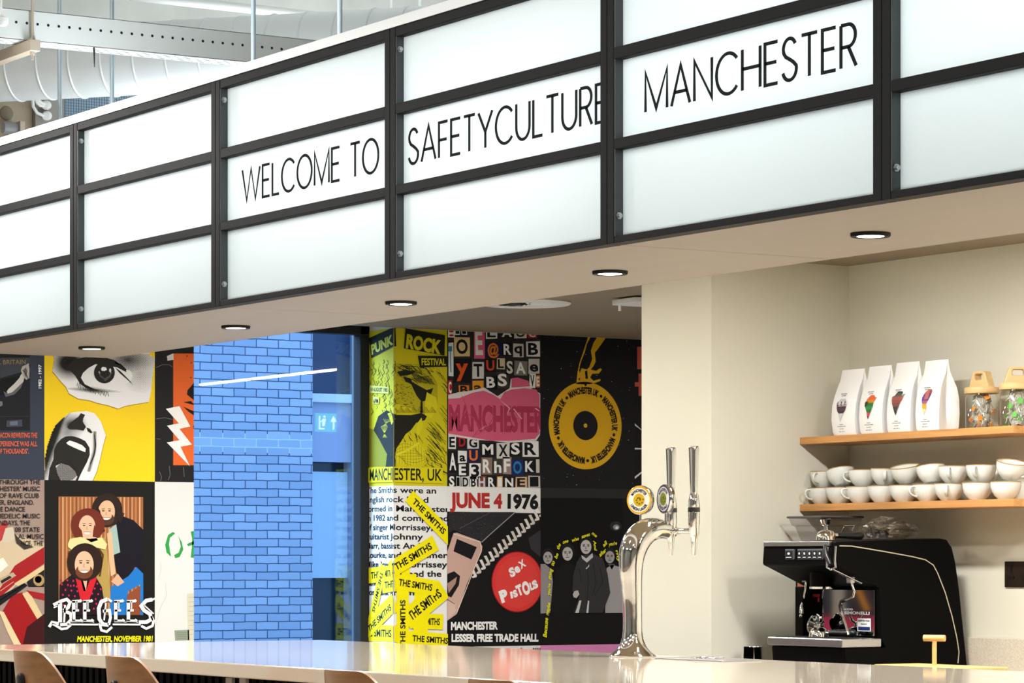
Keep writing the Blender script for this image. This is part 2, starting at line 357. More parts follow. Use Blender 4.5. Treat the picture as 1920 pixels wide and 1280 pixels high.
# ------------------------------------------------------------------ posters
PR = {}
def ink(c):
    if c not in PR: PR[c] = mat('print_' + c, c, 0.6, spec=0.15)
    return PR[c]
def clip(poly, ax, val, keep_gt):
    out = []
    n = len(poly)
    for i in range(n):
        a, b = poly[i], poly[(i + 1) % n]
        ia = (a[ax] >= val) == keep_gt; ib = (b[ax] >= val) == keep_gt
        if ia: out.append(a)
        if ia != ib:
            t = (val - a[ax]) / (b[ax] - a[ax]); q = (a[0] + (b[0] - a[0]) * t, a[1] + (b[1] - a[1]) * t); out.append(q)
    return out
ZR1, ZR2 = 1.7185, 0.9455                                # heights of the joints between the rows of posters
class Poster:
    def __init__(s, name, label, x0, x1, row, bgc, wrap=False):
        s.name, s.label, s.wrap = name, label, wrap
        s.b = MB(); s.lay = 0
        s.s0 = s.map(x0, 900)[0]; s.s1 = s.map(x1, 900)[0]
        s.z0, s.z1 = {1: (ZR1, CEIL - .002), 2: (ZR2, ZR1), 3: (.2, ZR2)}[row]
        s.raw([(s.s0, s.z0), (s.s1, s.z0), (s.s1, s.z1), (s.s0, s.z1)], bgc)
    def map(s, px, py):
        if s.wrap and px < 740:
            p = onY(px, py, Y1); return (Y1 - (XW - p.x), p.z)
        p = onX(px, py, XW); return (p.y, p.z)
    def put(s, sv, z):
        off = .0012 + .00022 * s.lay
        if s.wrap and sv < Y1 - 1e-7: return (XW - (Y1 - sv), Y1 - off, z)
        return (XW + off, sv, z)
    def tri(s, p):
        for ax, v, g in ((0, s.s0, True), (0, s.s1, False), (1, s.z0, True), (1, s.z1, False)):
            if len(p) > 2: p = clip(p, ax, v, g)
        if len(p) < 3: return
        parts = [p]
        if s.wrap:
            a = clip(p, 0, Y1, True); c = clip(p, 0, Y1, False); parts = [q for q in (a, c) if len(q) > 2]
        for q in parts:
            mid = sum(t[0] for t in q) / len(q); vs = []
            for t in q:
                sv = t[0]
                if s.wrap: sv = max(sv, Y1) if mid >= Y1 else min(sv, Y1 - 2e-7)
                vs.append(s.put(sv, t[1]))
            s.b.add(vs, [tuple(range(len(vs)))])
    def raw(s, poly, c, new=True):
        s.b.use(ink(c))
        if new: s.lay += 1
        if len(poly) == 3: s.tri(list(poly)); return s
        for t in tessellate_polygon([[Vector((u, v, 0)) for u, v in poly]]): s.tri([tuple(poly[i]) for i in t])
        return s
    def poly(s, pts, c, new=True): return s.raw([s.map(*p) for p in pts], c, new)
    def ell(s, cx, cy, rx, ry, c, new=True, n=28, rot=0):
        r = math.radians(rot)
        return s.poly([(cx + rx * math.cos(a) * math.cos(r) - ry * math.sin(a) * math.sin(r), cy + rx * math.cos(a) * math.sin(r) + ry * math.sin(a) * math.cos(r)) for a in [2 * PI * i / n for i in range(n)]], c, new)
    def line(s, pts, wd, c, new=True):
        s.b.use(ink(c))
        if new: s.lay += 1
        for q in strip(pts, wd):
            q = [s.map(*p) for p in q]; s.tri([q[0], q[1], q[2]]); s.tri([q[0], q[2], q[3]])
        return s
    def text(s, txt, p0, p1, h, c, bold=0.02, spacing=1.0, new=True, shear=0.0, fn=None):
        """baseline from pixel p0 to pixel p1, cap height h pixels"""
        a = Vector(s.map(*p0)); e = Vector(s.map(*p1)); d = e - a; w = d.length; u = d / w; v = Vector((-u.y, u.x))
        q = (s.map(p0[0], p0[1])[1] - s.map(p0[0], p0[1] + 1)[1]); hh = h * q
        s.b.use(ink(c))
        if new: s.lay += 1
        for t in text_fit(txt, w, hh, bold, spacing):
            s.tri([tuple(a + u * (x + shear * y) + v * y) for x, y in t])
        return s
    def ring_text(s, txt, c0, rad, hm, a_mid, c, bold=.03, wide=1.0):
        """text curved around metric centre c0, reading clockwise; wide > 1: arc in degrees to fill"""
        t, x0, x1 = text_tris(txt, bold); y0, y1 = caph(bold); k = hm / (y1 - y0); s.b.use(ink(c)); s.lay += 1
        if wide > 1: wide = math.radians(wide) * rad / ((x1 - x0) * k)
        wdt = (x1 - x0) * k * wide
        for q in t:
            o = []
            for x, y in q:
                ang = math.radians(a_mid) - (((x - x0) * k * wide) - wdt / 2) / rad; r = rad + (y - y0) * k
                o.append((c0[0] + r * math.cos(ang), c0[1] + r * math.sin(ang)))
            s.tri(o)
        return s
    def dots(s, x0, y0, x1, y1, pitch, fn, c):
        s.b.use(ink(c)); s.lay += 1; r = 0; y = y0
        while y < y1:
            x = x0 + (pitch / 2 if r % 2 else 0)
            while x < x1:
                k = fn(x, y)
                if k > .03:
                    h = pitch * .62 * math.sqrt(min(k, 1)); pts = [s.map(x + h, y), s.map(x, y + h), s.map(x - h, y), s.map(x, y - h)]
                    s.tri([pts[0], pts[1], pts[2]]); s.tri([pts[0], pts[2], pts[3]])
                x += pitch
            y += pitch / 2; r += 1
        return s
    def done(s, group='music posters papered on the wall'):
        o = s.b.build(s.name, fix=False); tag(o, s.label, 'poster', group); return o
def inside(poly, x, y):
    r = False; n = len(poly)
    for i in range(n):
        x1, y1 = poly[i]; x2, y2 = poly[(i + 1) % n]
        if (y1 > y) != (y2 > y) and x < (x2 - x1) * (y - y1) / (y2 - y1) + x1: r = not r
    return r
K, W_, YEL = '17171a', 'eceae6', 'f2cf1e'
c4 = lambda pts: cv(pts, 0, 650, 4.924)
# --- dark blue poster with raised arm
p = Poster('poster', 'dark blue poster with a raised bare arm, orange quote and 1982 - 1997 in white', -126, 83, 1, '353c4b')
p.poly([(-100, 640), (56, 640), (56, 807), (-100, 807)], '1b1d22')
p.poly(c4([(0, 290), (190, 235), (280, 160), (280, 100), (0, 100)]), '3b4048').poly(c4([(-100, 330), (60, 290), (190, 262), (60, 430), (-100, 470)]), '0f1013')
p.poly(c4([(60, 415), (75, 390), (130, 340), (175, 290), (195, 250), (225, 265), (215, 320), (160, 375), (110, 420), (70, 435)]), 'c2c0bb')
p.poly(c4([(30, 410), (70, 432), (110, 420), (160, 375), (215, 320), (190, 380), (130, 440), (50, 462)]), '5f6065')
p.poly(c4([(190, 215), (205, 180), (240, 165), (262, 150), (270, 200), (268, 290), (240, 305), (205, 270)]), 'a9a6a0')
p.poly(c4([(215, 210), (238, 190), (250, 225), (240, 285), (225, 262)]), '5c5a58').line(c4([(205, 215), (230, 240), (262, 300)]), 1.4, '2b2b2e')
p.poly(c4([(-20, 500), (20, 505), (22, 540), (-20, 560)]), '6f7176').poly(c4([(60, 680), (200, 672), (205, 735), (55, 740)]), '3f4450').poly(c4([(90, 690), (160, 684), (160, 722), (90, 726)]), '62697a')
p.line(c4([(-50, 645), (270, 640)]), 1.2, '2c313b').line(c4([(-50, 775), (268, 772)]), 1.6, '2c313b')
p.text('K BRITAIN', (-6, 683), (47.5, 682.5), 8.5, '8f7a55', .01)
p.text('1982 - 1997', (77, 728), (77, 683.5), 6.2, W_, .03)
for t, x, y in (('ACON REWRITING THE', -1, 820.5), ('EXPERIENCE WAS ALL', -9, 836.5), ('OF THOUSANDS".', -6, 850.5)):
    p.text(t, (x, y), (69 if y < 845 else 53.5, y), 9.5, 'd9674a', .02)
p.done()

# --- yellow poster: eye and shouting mouth
p = Poster('poster', 'yellow poster with torn halftone cut-outs of an eye and a shouting mouth', 83, 290, 1, YEL)
eye_paper = c4([(490, 60), (500, 110), (483, 225), (560, 318), (610, 372), (635, 430), (720, 478), (830, 495), (905, 520), (990, 538), (1090, 570), (1150, 548), (1235, 530), (1290, 522), (1372, 508), (1392, 420), (1400, 330), (1422, 160), (1432, 108), (1385, 78), (1380, 60)])
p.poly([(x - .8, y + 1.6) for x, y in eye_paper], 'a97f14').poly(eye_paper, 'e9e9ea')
INK = '24231f'
def eyedark(x, y):
    if not inside(eye_paper, x, y): return 0
    u, v = x * 4.924, (y - 650) * 4.924
    d = 0
    d = max(d, 1.05 - math.hypot((u - 640) / 150, (v - 150) / 130) * .8)
    d = max(d, .62 - math.hypot((u - 1180) / 240, (v - 120) / 130) * .45)
    if v > 330: d = max(d, .75 - abs(v - (400 + (u - 860) * .06)) / 48 - abs(u - 850) / 420)
    d = max(d, .25 - math.hypot((u - 1290) / 150, (v - 250) / 160) * .2)
    if math.hypot((u - 985) / 235, (v - 270) / 105) < 1: d = 0
    return max(0, d)
p.dots(95, 664, 290, 768, 2.9, eyedark, INK)
p.poly(c4([(615, 170), (690, 115), (800, 92), (960, 95), (1060, 125), (1160, 215), (1165, 235), (1080, 190), (1050, 185), (1000, 172), (880, 160), (815, 195), (765, 240), (745, 285), (780, 345), (860, 385), (910, 412), (800, 385), (735, 340), (700, 280), (655, 225)]), INK)
p.poly(c4([(1060, 190), (1110, 225), (1190, 305), (1228, 355), (1170, 300), (1100, 240)]), INK, False).line(c4([(1060, 145), (1110, 165), (1165, 215)]), 3, INK, False)
for i in range(20):
    a = 715 + i * 14.5; y0 = 330 + (i * 5.2 if i < 12 else 62 + (i - 12) * 3.2); p.line(c4([(a, y0), (a - 6 + i * .9, y0 + 34 + 9 * (i % 3))]), 1.1, INK, False)
p.ell(195.3, 698.4, 19.6, 20.2, INK)
p.poly(c4([(900, 235), (915, 225), (930, 262), (965, 290), (1005, 262), (1020, 230), (1032, 240), (1015, 280), (970, 314), (920, 275)]), 'b9b9b6').dots(182, 694, 211, 714, 2.6, lambda x, y: .55 if abs(x - 196) + 2 * (y - 700) > 8 and math.hypot(x - 195.3, y - 698) < 15 else 0, INK)
p.poly(c4([(930, 200), (945, 185), (975, 190), (985, 212), (960, 225), (935, 220)]), 'f1f1f0').ell(206, 694, 2, 3.6, 'e0e0de', False)
mouth_paper = c4([(403, 1245), (415, 1020), (440, 900), (480, 790), (520, 710), (640, 610), (715, 600), (800, 594), (870, 615), (930, 690), (975, 820), (950, 905), (920, 1040), (890, 1150), (850, 1240)])
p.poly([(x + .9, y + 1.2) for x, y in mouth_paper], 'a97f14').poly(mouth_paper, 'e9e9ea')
def mdark(x, y):
    if not inside(mouth_paper, x, y): return 0
    u, v = x * 4.924, (y - 650) * 4.924
    e = 560 - (v - 700) * .36
    d = 1.0 - abs(u - e + 30) / 105
    d = max(d, .75 - math.hypot((u - 660) / 120, (v - 720) / 90) * .6)
    d = max(d, .6 - abs(u - (872 - max(0, v - 950) * .28)) / 38 if 780 < v < 1150 else 0)
    d = max(d, .5 - math.hypot((u - 620) / 110, (v - 790) / 70) * .4)
    return max(0, d)
p.dots(83, 770, 200, 900, 2.9, mdark, INK)
p.poly(c4([(560, 850), (600, 828), (660, 822), (725, 840), (785, 870), (822, 930), (826, 995), (800, 1065), (770, 1120), (735, 1190), (715, 1240), (440, 1240), (455, 1120), (490, 1040), (495, 950), (520, 895)]), INK)
p.poly(c4([(608, 885), (640, 865), (690, 880), (755, 908), (788, 940), (784, 972), (738, 955), (680, 930), (622, 902)]), 'efefee')
p.poly(c4([(510, 1100), (560, 1075), (630, 1095), (690, 1150), (710, 1200), (690, 1240), (560, 1240), (525, 1170)]), 'c9c9c7').dots(183 * .55, 868, 147, 902, 2.7, lambda x, y: .45 if math.hypot((x - 124) / 21, (y - 884) / 18) < 1 else 0, INK)
p.poly(c4([(615, 742), (660, 690), (720, 645), (742, 612), (782, 628), (765, 660), (760, 690), (790, 740), (765, 775), (700, 762), (645, 765)]), INK).poly(c4([(795, 745), (825, 755), (850, 790), (835, 800), (805, 780)]), INK, False)
p.line(c4([(865, 810), (880, 900), (865, 1000), (830, 1080)]), 2.2, INK, False)
p.done()

# --- black and orange poster with lightning bolt
p = Poster('poster', 'black and orange poster with a white zigzag lightning bolt, cut by the window edge', 290, 363.2, 1, '1c1c1d')
p.poly(c4([(1598, 62), (1800, 62), (1800, 1093), (1598, 1093)]), 'e0642a')
p.poly(c4([(1540, 85), (1600, 60), (1602, 120), (1545, 128)]), 'cfcfcb')
for q in ([(1800, 180), (1785, 160), (1790, 330), (1730, 400), (1725, 440), (1760, 470), (1800, 500)], [(1688, 550), (1720, 565), (1800, 600), (1800, 640), (1740, 600)], [(1690, 510), (1760, 500), (1800, 540), (1760, 530)], [(1800, 690), (1780, 740), (1800, 780)]):
    p.poly(c4(q), '1a1512', False)
for x, y in ((1725, 85), (1765, 150), (1760, 285)): p.ell(*c4([(x, y)])[0], 1.6, 1.2, '7a3013', False)
p.poly(c4([(1530, 572), (1655, 547), (1755, 735), (1655, 757), (1770, 902), (1665, 922), (1750, 1100), (1538, 882), (1655, 862), (1540, 727), (1650, 707)]), 'f0efec')
for q in ([(1440, 190), (1500, 165), (1560, 165), (1590, 185)], [(1440, 665), (1520, 655), (1590, 670)], [(1470, 1150), (1490, 1200), (1480, 1240)], [(1560, 1100), (1570, 1180), (1550, 1230)], [(1690, 1110), (1700, 1200)], [(1440, 850), (1480, 852)]):
    p.line(c4(q), .9, '6d6d6d', False)
p.done()

# --- grunge poster with guitar in union flag colours
c3 = lambda pts: cv(pts, 0, 900, 4)
p = Poster('poster', 'sepia poster of black stencil text over a red and cream painted guitar', -126, 83, 2, '9c877c')
p.poly(c3([(-300, 480), (90, 400), (330, 470), (330, 520), (-300, 1300)]), 'cbb89a')
p.poly(c3([(-100, 420), (40, 305), (60, 330), (20, 440), (-60, 520)]), 'b03a3a').poly(c3([(40, 360), (95, 350), (120, 430), (60, 470), (10, 460)]), 'c9bda8')
p.poly(c3([(-60, 900), (110, 640), (330, 500), (330, 625), (120, 770), (-60, 930)]), '9c1c20')
p.poly(c3([(105, 775), (330, 632), (330, 680), (140, 800)]), 'd2bd8e').poly(c3([(200, 760), (330, 670), (330, 800), (210, 800)]), '1f1a1c')
p.poly(c3([(0, 1010), (90, 860), (165, 840), (330, 1100), (330, 1300), (160, 1300)]), '971519').poly(c3([(165, 850), (215, 830), (330, 1040), (330, 1100), (300, 1080)]), 'd2bd8e')
p.poly(c3([(-10, 980), (25, 985), (165, 1250), (110, 1250), (50, 1130)]), 'd9c69a').poly(c3([(195, 825), (330, 850), (330, 900), (245, 880)]), '9c1c20')
p.poly(c3([(-60, 900), (180, 770), (205, 790), (-30, 960)]), '17161a').line(c3([(-10, 905), (190, 775)]), 1.2, 'b9b3a8', False).line(c3([(0, 830), (100, 760)]), .7, 'd8d2c4', False)
p.poly(c3([(-40, 610), (20, 580), (60, 640), (0, 690), (-40, 690)]), 'ece6d6').poly(c3([(-20, 745), (95, 690), (118, 715), (0, 790)]), 'b39f84').poly(c3([(0, 755), (70, 715), (85, 730), (10, 775)]), '241c18')
p.ell(72, 1087.5, 10.5, 11, 'a98c5a').ell(71, 1086, 6.4, 6.6, 'd3b883', False).ell(71, 1086, 3, 3, '8d6f42', False)
p.poly(c3([(200, 1100), (330, 1000), (330, 1320), (150, 1320)]), '3a0f12')
p.poly(c3([(105, 395), (140, 440), (190, 480), (250, 500), (180, 520), (120, 470)]), '3a342f')
for k, (t, x0, x1) in enumerate([('THROUGH THE', -3, 75), ("HESTER' MUSIC", -1, 74), ('OF RAVE CLUB', -2, 72), ('ER, ENGLAND.', -3, 63), ('E DANCE', 0, 46), ('HEDELIC MUSIC', -7, 74), ('NDAYS, THE', -2, 55.5), ('08 STATE', 27, 73.5), ('AL MUSIC', 33, 81), ('NCE, THE', 38, 79.5)]):
    p.text(t, (x0, 907.8 + k * 12.72), (x1, 907.8 + k * 12.72), 8.8, '231f20', .015)
p.done()

# --- black poster with band photograph (plain stand-in figures) and white gothic lettering
p = Poster('poster', 'black poster with colour photo of three long-haired men and white gothic lettering', 83, 290, 2, '161513')
ph = c3([(438, 122), (1072, 125), (1072, 1010), (438, 1010)])
p.poly(ph, 'a4683f')
for k in range(44):
    x = 442 + k * 14.4; p.line(c3([(x, 126), (x, 1008)]), .8 + (k * 7 % 5) * .35, ['c98f60', '7a4426', 'd8ab7e', '8f5730'][k % 4], k == 0)
def man(x, y, s, skin, hair, tilt=0, beard=None, hy=1.0):
    """head of a printed figure centred at crop pixel x, y"""
    p.ell(*c3([(x, y - 8 * s)])[0], 19.5 * s * hy, 25 * s, hair, rot=tilt)
    p.ell(*c3([(x - 4 * s, y + 6 * s)])[0], 12.5 * s, 18 * s, skin, rot=tilt)
    X, Y = c3([(x - 4 * s, y)])[0]
    if beard: p.ell(X, Y + 10.5 * s, 11.5 * s, 9.5 * s, beard, rot=tilt).ell(X, Y + 5.5 * s, 8 * s, 7 * s, skin)
    p.ell(X - 4.6 * s, Y - 1 * s, 2 * s, .9 * s, '33241c').ell(X + 4.6 * s, Y - 1 * s, 2 * s, .9 * s, '33241c', False)
    p.line([(X - 7 * s, Y - 3.6 * s), (X - 2.4 * s, Y - 4 * s)], .9 * s, '33241c', False).line([(X + 2.4 * s, Y - 4 * s), (X + 7 * s, Y - 3.6 * s)], .9 * s, '33241c', False)
    p.line([(X, Y), (X - 1 * s, Y + 4 * s), (X + 1 * s, Y + 4.6 * s)], .8 * s, 'b07a5c', False)
    p.poly([(X - 5 * s, Y + 9 * s), (X + 5 * s, Y + 9 * s), (X + 3 * s, Y + 12 * s), (X - 3 * s, Y + 12 * s)], 'f3e9e2', False).line([(X - 5.5 * s, Y + 8.6 * s), (X + 5.5 * s, Y + 8.6 * s)], .7 * s, '9c4a40', False)
p.poly(c3([(505, 470), (540, 430), (790, 430), (800, 500), (830, 900), (700, 900), (520, 560)]), 'b0954f')
p.poly(c3([(860, 300), (910, 265), (1000, 300), (1072, 370), (1072, 700), (1010, 650), (960, 750), (880, 740), (850, 560)]), '13121c').poly(c3([(815, 370), (870, 330), (900, 540), (850, 560)]), '9db8b0').poly(c3([(800, 400), (835, 380), (865, 700), (830, 720)]), 'd9b48c')
p.poly(c3([(830, 800), (960, 720), (1020, 650), (1072, 700), (1072, 770), (960, 830), (950, 1010), (820, 1010)]), '1f74c4').poly(c3([(950, 860), (1050, 790), (1050, 1010), (950, 1010)]), '8a4a2c').poly(c3([(1050, 780), (1072, 770), (1072, 1010), (1050, 1010)]), '1f74c4')
p.poly(c3([(830, 760), (880, 700), (930, 765), (880, 795)]), 'd9a988')
man(800, 235, 1.28, 'e2b28f', '2a1d17', 6, '4a3326', 1.15); p.poly(c3([(730, 200), (715, 300), (760, 400), (785, 380), (760, 300), (748, 230)]), '2a1d17').poly(c3([(860, 180), (890, 230), (930, 250), (900, 320), (880, 300), (868, 240)]), '2a1d17', False)
man(655, 345, 1.25, 'e4b596', '6b2a1a', 0, None, 1.3); p.poly(c3([(575, 330), (550, 420), (620, 440), (610, 380)]), '6b2a1a').poly(c3([(705, 330), (740, 420), (690, 440), (695, 380)]), '6b2a1a', False)
p.poly(c3([(505, 480), (520, 440), (600, 425), (660, 440), (760, 430), (800, 480), (785, 520), (700, 500), (640, 490), (530, 520), (505, 500)]), 'd9d596').poly(c3([(640, 440), (670, 420), (720, 430), (730, 450), (680, 465)]), 'e4b596', False)
p.line(c3([(520, 620), (512, 540), (560, 512), (650, 500), (740, 515), (770, 560), (745, 720)]), 2.6, '5d3016').line(c3([(545, 610), (560, 540), (640, 520), (720, 545), (735, 620)]), 1.6, '7a4522', False)
p.poly(c3([(442, 900), (445, 780), (530, 710), (600, 690), (700, 700), (760, 800), (790, 1010), (442, 1010)]), '1d0f18')
for k in range(46):
    x, y = 455 + (k * 71 % 310), 745 + (k * 47 % 230)
    if abs(x - 640) > 45: p.ell(*c3([(x, y)])[0], 1.7, 2.1, 'c01f55', k == 0, 8)
p.poly(c3([(555, 700), (600, 690), (640, 830), (690, 690), (720, 740), (660, 910), (600, 900)]), 'c8202c').poly(c3([(600, 740), (650, 740), (640, 830), (622, 830)]), 'e0ad8c', False)
man(632, 625, 1.42, 'e6b796', '2b1a14', 0, '6b3d26', 1.2)
# gothic lettering: stems, flags and swashes
def goth(x, y, ch, s=1.0):
    st = lambda pts, w: p.line(c3([(x + a * s, y + b * s) for a, b in pts]), w * s / 4, W_, False)
    if ch == 'E':
        st([(12, 0), (12, 150)], 26); st([(0, 4), (62, 0), (70, -8)], 20); st([(4, 72), (52, 70)], 16); st([(0, 150), (66, 150), (74, 138)], 22); st([(36, 0), (36, 60)], 8)
    if ch == 'B':
        st([(20, 5), (20, 150)], 30); st([(58, 20), (50, 150)], 14); st([(-30, 20), (30, -10), (70, -22), (95, 0), (80, 40), (45, 62)], 24); st([(45, 62), (100, 85), (104, 130), (70, 165), (20, 168)], 24); st([(-28, 40), (0, 30)], 10); st([(-40, 160), (-10, 175), (30, 200), (70, 195), (100, 170)], 18)
        st([(-62, 185), (-40, 150), (10, 160)], 22)
    if ch == 'G':
        st([(78, -30), (30, -10), (10, 40), (14, 120), (40, 160), (84, 164)], 28); st([(64, 0), (50, 130)], 12); st([(40, 62), (90, 55), (98, 110), (84, 164)], 22); st([(14, 150), (30, 205), (70, 215), (110, 180)], 18); st([(78, -30), (108, -10)], 18)
    if ch == 'S':
        st([(110, -22), (60, -14), (20, 30), (44, 66), (92, 96), (100, 138), (60, 160), (0, 160)], 30); st([(40, 20), (120, 92)], 10); st([(100, 110), (120, 150), (110, 190), (60, 212), (20, 190)], 20); st([(110, -22), (132, -30)], 16)
p.lay += 1
goth(425, 915, 'B'); goth(535, 905, 'E'); goth(618, 905, 'E'); goth(725, 920, 'G'); goth(850, 905, 'E'); goth(945, 905, 'E'); goth(1035, 915, 'S', .93)
p.line(c3([(500, 1080), (730, 1082)]), 3.2, W_, False).line(c3([(840, 1080), (1050, 1082)]), 3.2, W_, False).line(c3([(520, 1062), (700, 1064)]), 1.4, W_, False).line(c3([(850, 1062), (1030, 1064)]), 1.4, W_, False)
p.text('MANCHESTER, NOVEMBER 1981', (143, 1202.8), (284, 1202.2), 10.8, 'f2e60f', .035, shear=.12)
p.done()

# --- white poster with green brush letters
cB = lambda pts: cv(pts, 0, 853, 3)
p = Poster('poster', 'white poster with green brushed letters, cut by the window edge', 290, 363.2, 2, 'dcdbd8')
p.poly(cB([(972, 432), (945, 448), (928, 505), (936, 548), (962, 572), (955, 540), (950, 500), (955, 465), (985, 440)]), '2f9a48')
p.poly(cB([(1000, 452), (1022, 490), (1030, 530), (1010, 572), (985, 580), (978, 562), (1004, 548), (1016, 515), (1010, 480)]), '2f9a48', False)
p.poly(cB([(1072, 430), (1095, 425), (1095, 580), (1072, 575), (1078, 520), (1080, 470)]), '2f9a48', False).poly(cB([(1050, 500), (1095, 480), (1095, 500), (1058, 512)]), '2f9a48', False)
p.poly(cB([(980, 985), (1062, 982), (1064, 1040), (984, 1043)]), '8f9a86').poly(cB([(1050, 780), (1095, 775), (1095, 1040), (1056, 1042)]), 'cfcbb4', False)
for k in range(4): p.line(cB([(992, 998 + k * 11), (1052, 996 + k * 11)]), .8, '6d7766', k == 0)
for k in range(9): p.line(cB([(1060, 800 + k * 26), (1094, 798 + k * 26)]), .7, 'a09c84', False)
p.line(cB([(880, 930), (900, 860), (935, 790), (930, 720)]), .8, 'c3c2bf', False).line(cB([(890, 700), (905, 640), (900, 600)]), .7, 'c9c8c5', False)
p.done()

# --- yellow festival poster with lion and microphone, wrapping the window corner
c5 = lambda pts: cv(pts, 660, 580, 4)
DK = '22241a'; LY = 'cfc31c'
p = Poster('poster', 'yellow festival poster of a roaring lion and microphone, wrapping the window corner', 690, 838, 1, LY, True)
p.poly(c5([(100, 880), (165, 900), (200, 800), (262, 755), (330, 785), (330, 1180), (100, 1180)]), '8f8a1c')
p.poly(c5([(330, 400), (560, 440), (640, 560), (640, 720), (560, 800), (440, 740), (320, 700)]), 'b3a81c')
p.poly(c5([(165, 905), (200, 800), (262, 755), (330, 790), (440, 792), (520, 775), (560, 800), (545, 830), (480, 850), (440, 905), (400, 935), (370, 985), (330, 1045), (318, 1180), (255, 1180), (265, 1085), (210, 980)]), DK)
p.poly(c5([(430, 530), (470, 555), (560, 605), (608, 588), (590, 640), (545, 685), (520, 692), (485, 650), (455, 590)]), DK, False).poly(c5([(512, 690), (528, 690), (530, 775), (510, 775)]), DK, False)
p.poly(c5([(560, 620), (630, 660), (640, 730), (590, 820), (545, 790), (545, 700)]), 'd8ce22').poly(c5([(490, 850), (520, 810), (532, 870), (500, 940), (480, 930)]), 'd8ce22', False).poly(c5([(270, 780), (300, 770), (312, 840), (300, 865), (285, 820)]), 'd8ce22', False)
random.seed(3)
p.lay += 1
for k in range(150):   # mane and fur strokes
    x, y = random.uniform(330, 715), random.uniform(440, 1180)
    if x < 640 and 480 < y < 1000: continue
    l = random.uniform(30, 75); a = .75 + (y - 800) / 900
    p.line(c5([(x, y), (x + l * math.cos(a) * .6, y + l * math.sin(a)), (x + l, y + l * 1.2)]), random.uniform(.35, 1.0), DK, False)
for k in range(90):
    x, y = random.uniform(110, 330), random.uniform(370, 780); l = random.uniform(14, 40)
    p.line(c5([(x, y), (x + l * .4, y + l), (x - l * .2, y + l * 1.7)]), random.uniform(.3, .9), DK, False)
for k in range(46):
    x, y = 330 + random.random() * 220, 410 + random.random() * 120
    p.line(c5([(x, y), (x + 40, y - 14 + random.random() * 40), (x + 75, y + 10 + random.random() * 40)]), random.uniform(.4, 1.1), DK, False)
for k in range(60):
    x, y = 325 + random.random() * 130, 560 + random.random() * 170
    p.line(c5([(x, y), (x + 12, y + 3)]), .7, DK, False)
p.poly(c5([(335, 470), (400, 450), (470, 470), (430, 490), (360, 500)]), DK).poly(c5([(380, 500), (440, 520), (470, 600), (440, 560), (400, 540)]), DK, False)
for k in range(26):
    x = 440 + k * 6; p.line(c5([(x, 470 + k * 2.2), (x + 18, 500 + k * 2), (x + 30, 540 + k)]), .6, DK, k == 0)
for k in range(40):
    x = 330 + k * 7.4; p.line(c5([(x, 742 + 14 * math.sin(k)), (x + 10, 776)]), .55, DK, False)
for k in range(34):
    x, y = 545 + random.random() * 90, 830 + random.random() * 260; p.line(c5([(x, y), (x + 30, y + 26), (x + 75, y + 80)]), .7, DK, False)
for k in range(24):
    x, y = 340 + random.random() * 180, 900 + random.random() * 90
    if x + y > 1330: p.line(c5([(x, y), (x + 14, y + 30)]), .6, DK, False)
for k in range(7): p.line(c5([(240 + k * 14, 820), (270 - k * 8, 880), (235 + k * 5, 960)]), .5, 'c8c040', k == 0)
p.ell(660 + 437 / 4, 580 + 1100 / 4, 29, 28, 'd6cb20')
p.lay += 1
for k in range(9):
    p.line([(660 + 437 / 4 - 28 * math.cos(a_) * math.cos(.5) + (k - 4) * 6.2 * math.sin(.5) * .9, 580 + 1100 / 4 + 27 * math.sin(a_) * (k - 4) / 4.6) for a_ in [PI * j / 12 for j in range(13)]], .5, '5a5514', False)
for k in range(-5, 6):
    h = math.sqrt(max(0, 27 * 27 - (k * 5) ** 2)); p.line([(769 + k * 5, 855 - h), (769 + k * 5.4, 855 + h)], .45, '5a5514', False)
p.line(c5([(330, 1090), (420, 1050), (500, 1000)]), 4.2, 'ddd32c')
p.poly(c5([(330, 1150), (420, 1175), (540, 1140), (540, 1180), (330, 1180)]), LY)
p.poly(c5([(132, 215), (322, 133), (329, 275), (150, 366)]), DK); p.text('PUNK', (698.5, 665.5), (739.0, 645.5), 19.5, 'd8d64a', .05)
p.poly(c5([(398, 142), (694, 193), (690, 346), (385, 292)]), DK); p.text('ROCK', (759.5, 652.5), (825, 664.5), 27, LY, .05)
p.poly(c5([(490, 347), (714, 350), (710, 430), (504, 434)]), DK); p.text('FESTIVAL', (789.5, 684.5), (835, 685), 13, LY, .03)
p.poly(c5([(140, 568), (283, 582), (281, 632), (138, 624)]), 'e2dc6a'); p.text('18 AUGUST 1985', (697, 733.5), (728.5, 735), 7.5, DK, .03)
p.poly(c5([(165, 652), (211, 654), (208, 708), (163, 706)]), 'e2dc6a', False); p.text('6PM', (702, 756), (711, 756), 8.5, DK, .03)
p.poly([(685, 877), (830, 877), (828, 906), (685, 905)], 'd9cd10'); p.text('MANCHESTER, UK', (695.5, 901), (827.5, 901.5), 22, DK, .018)
p.done()

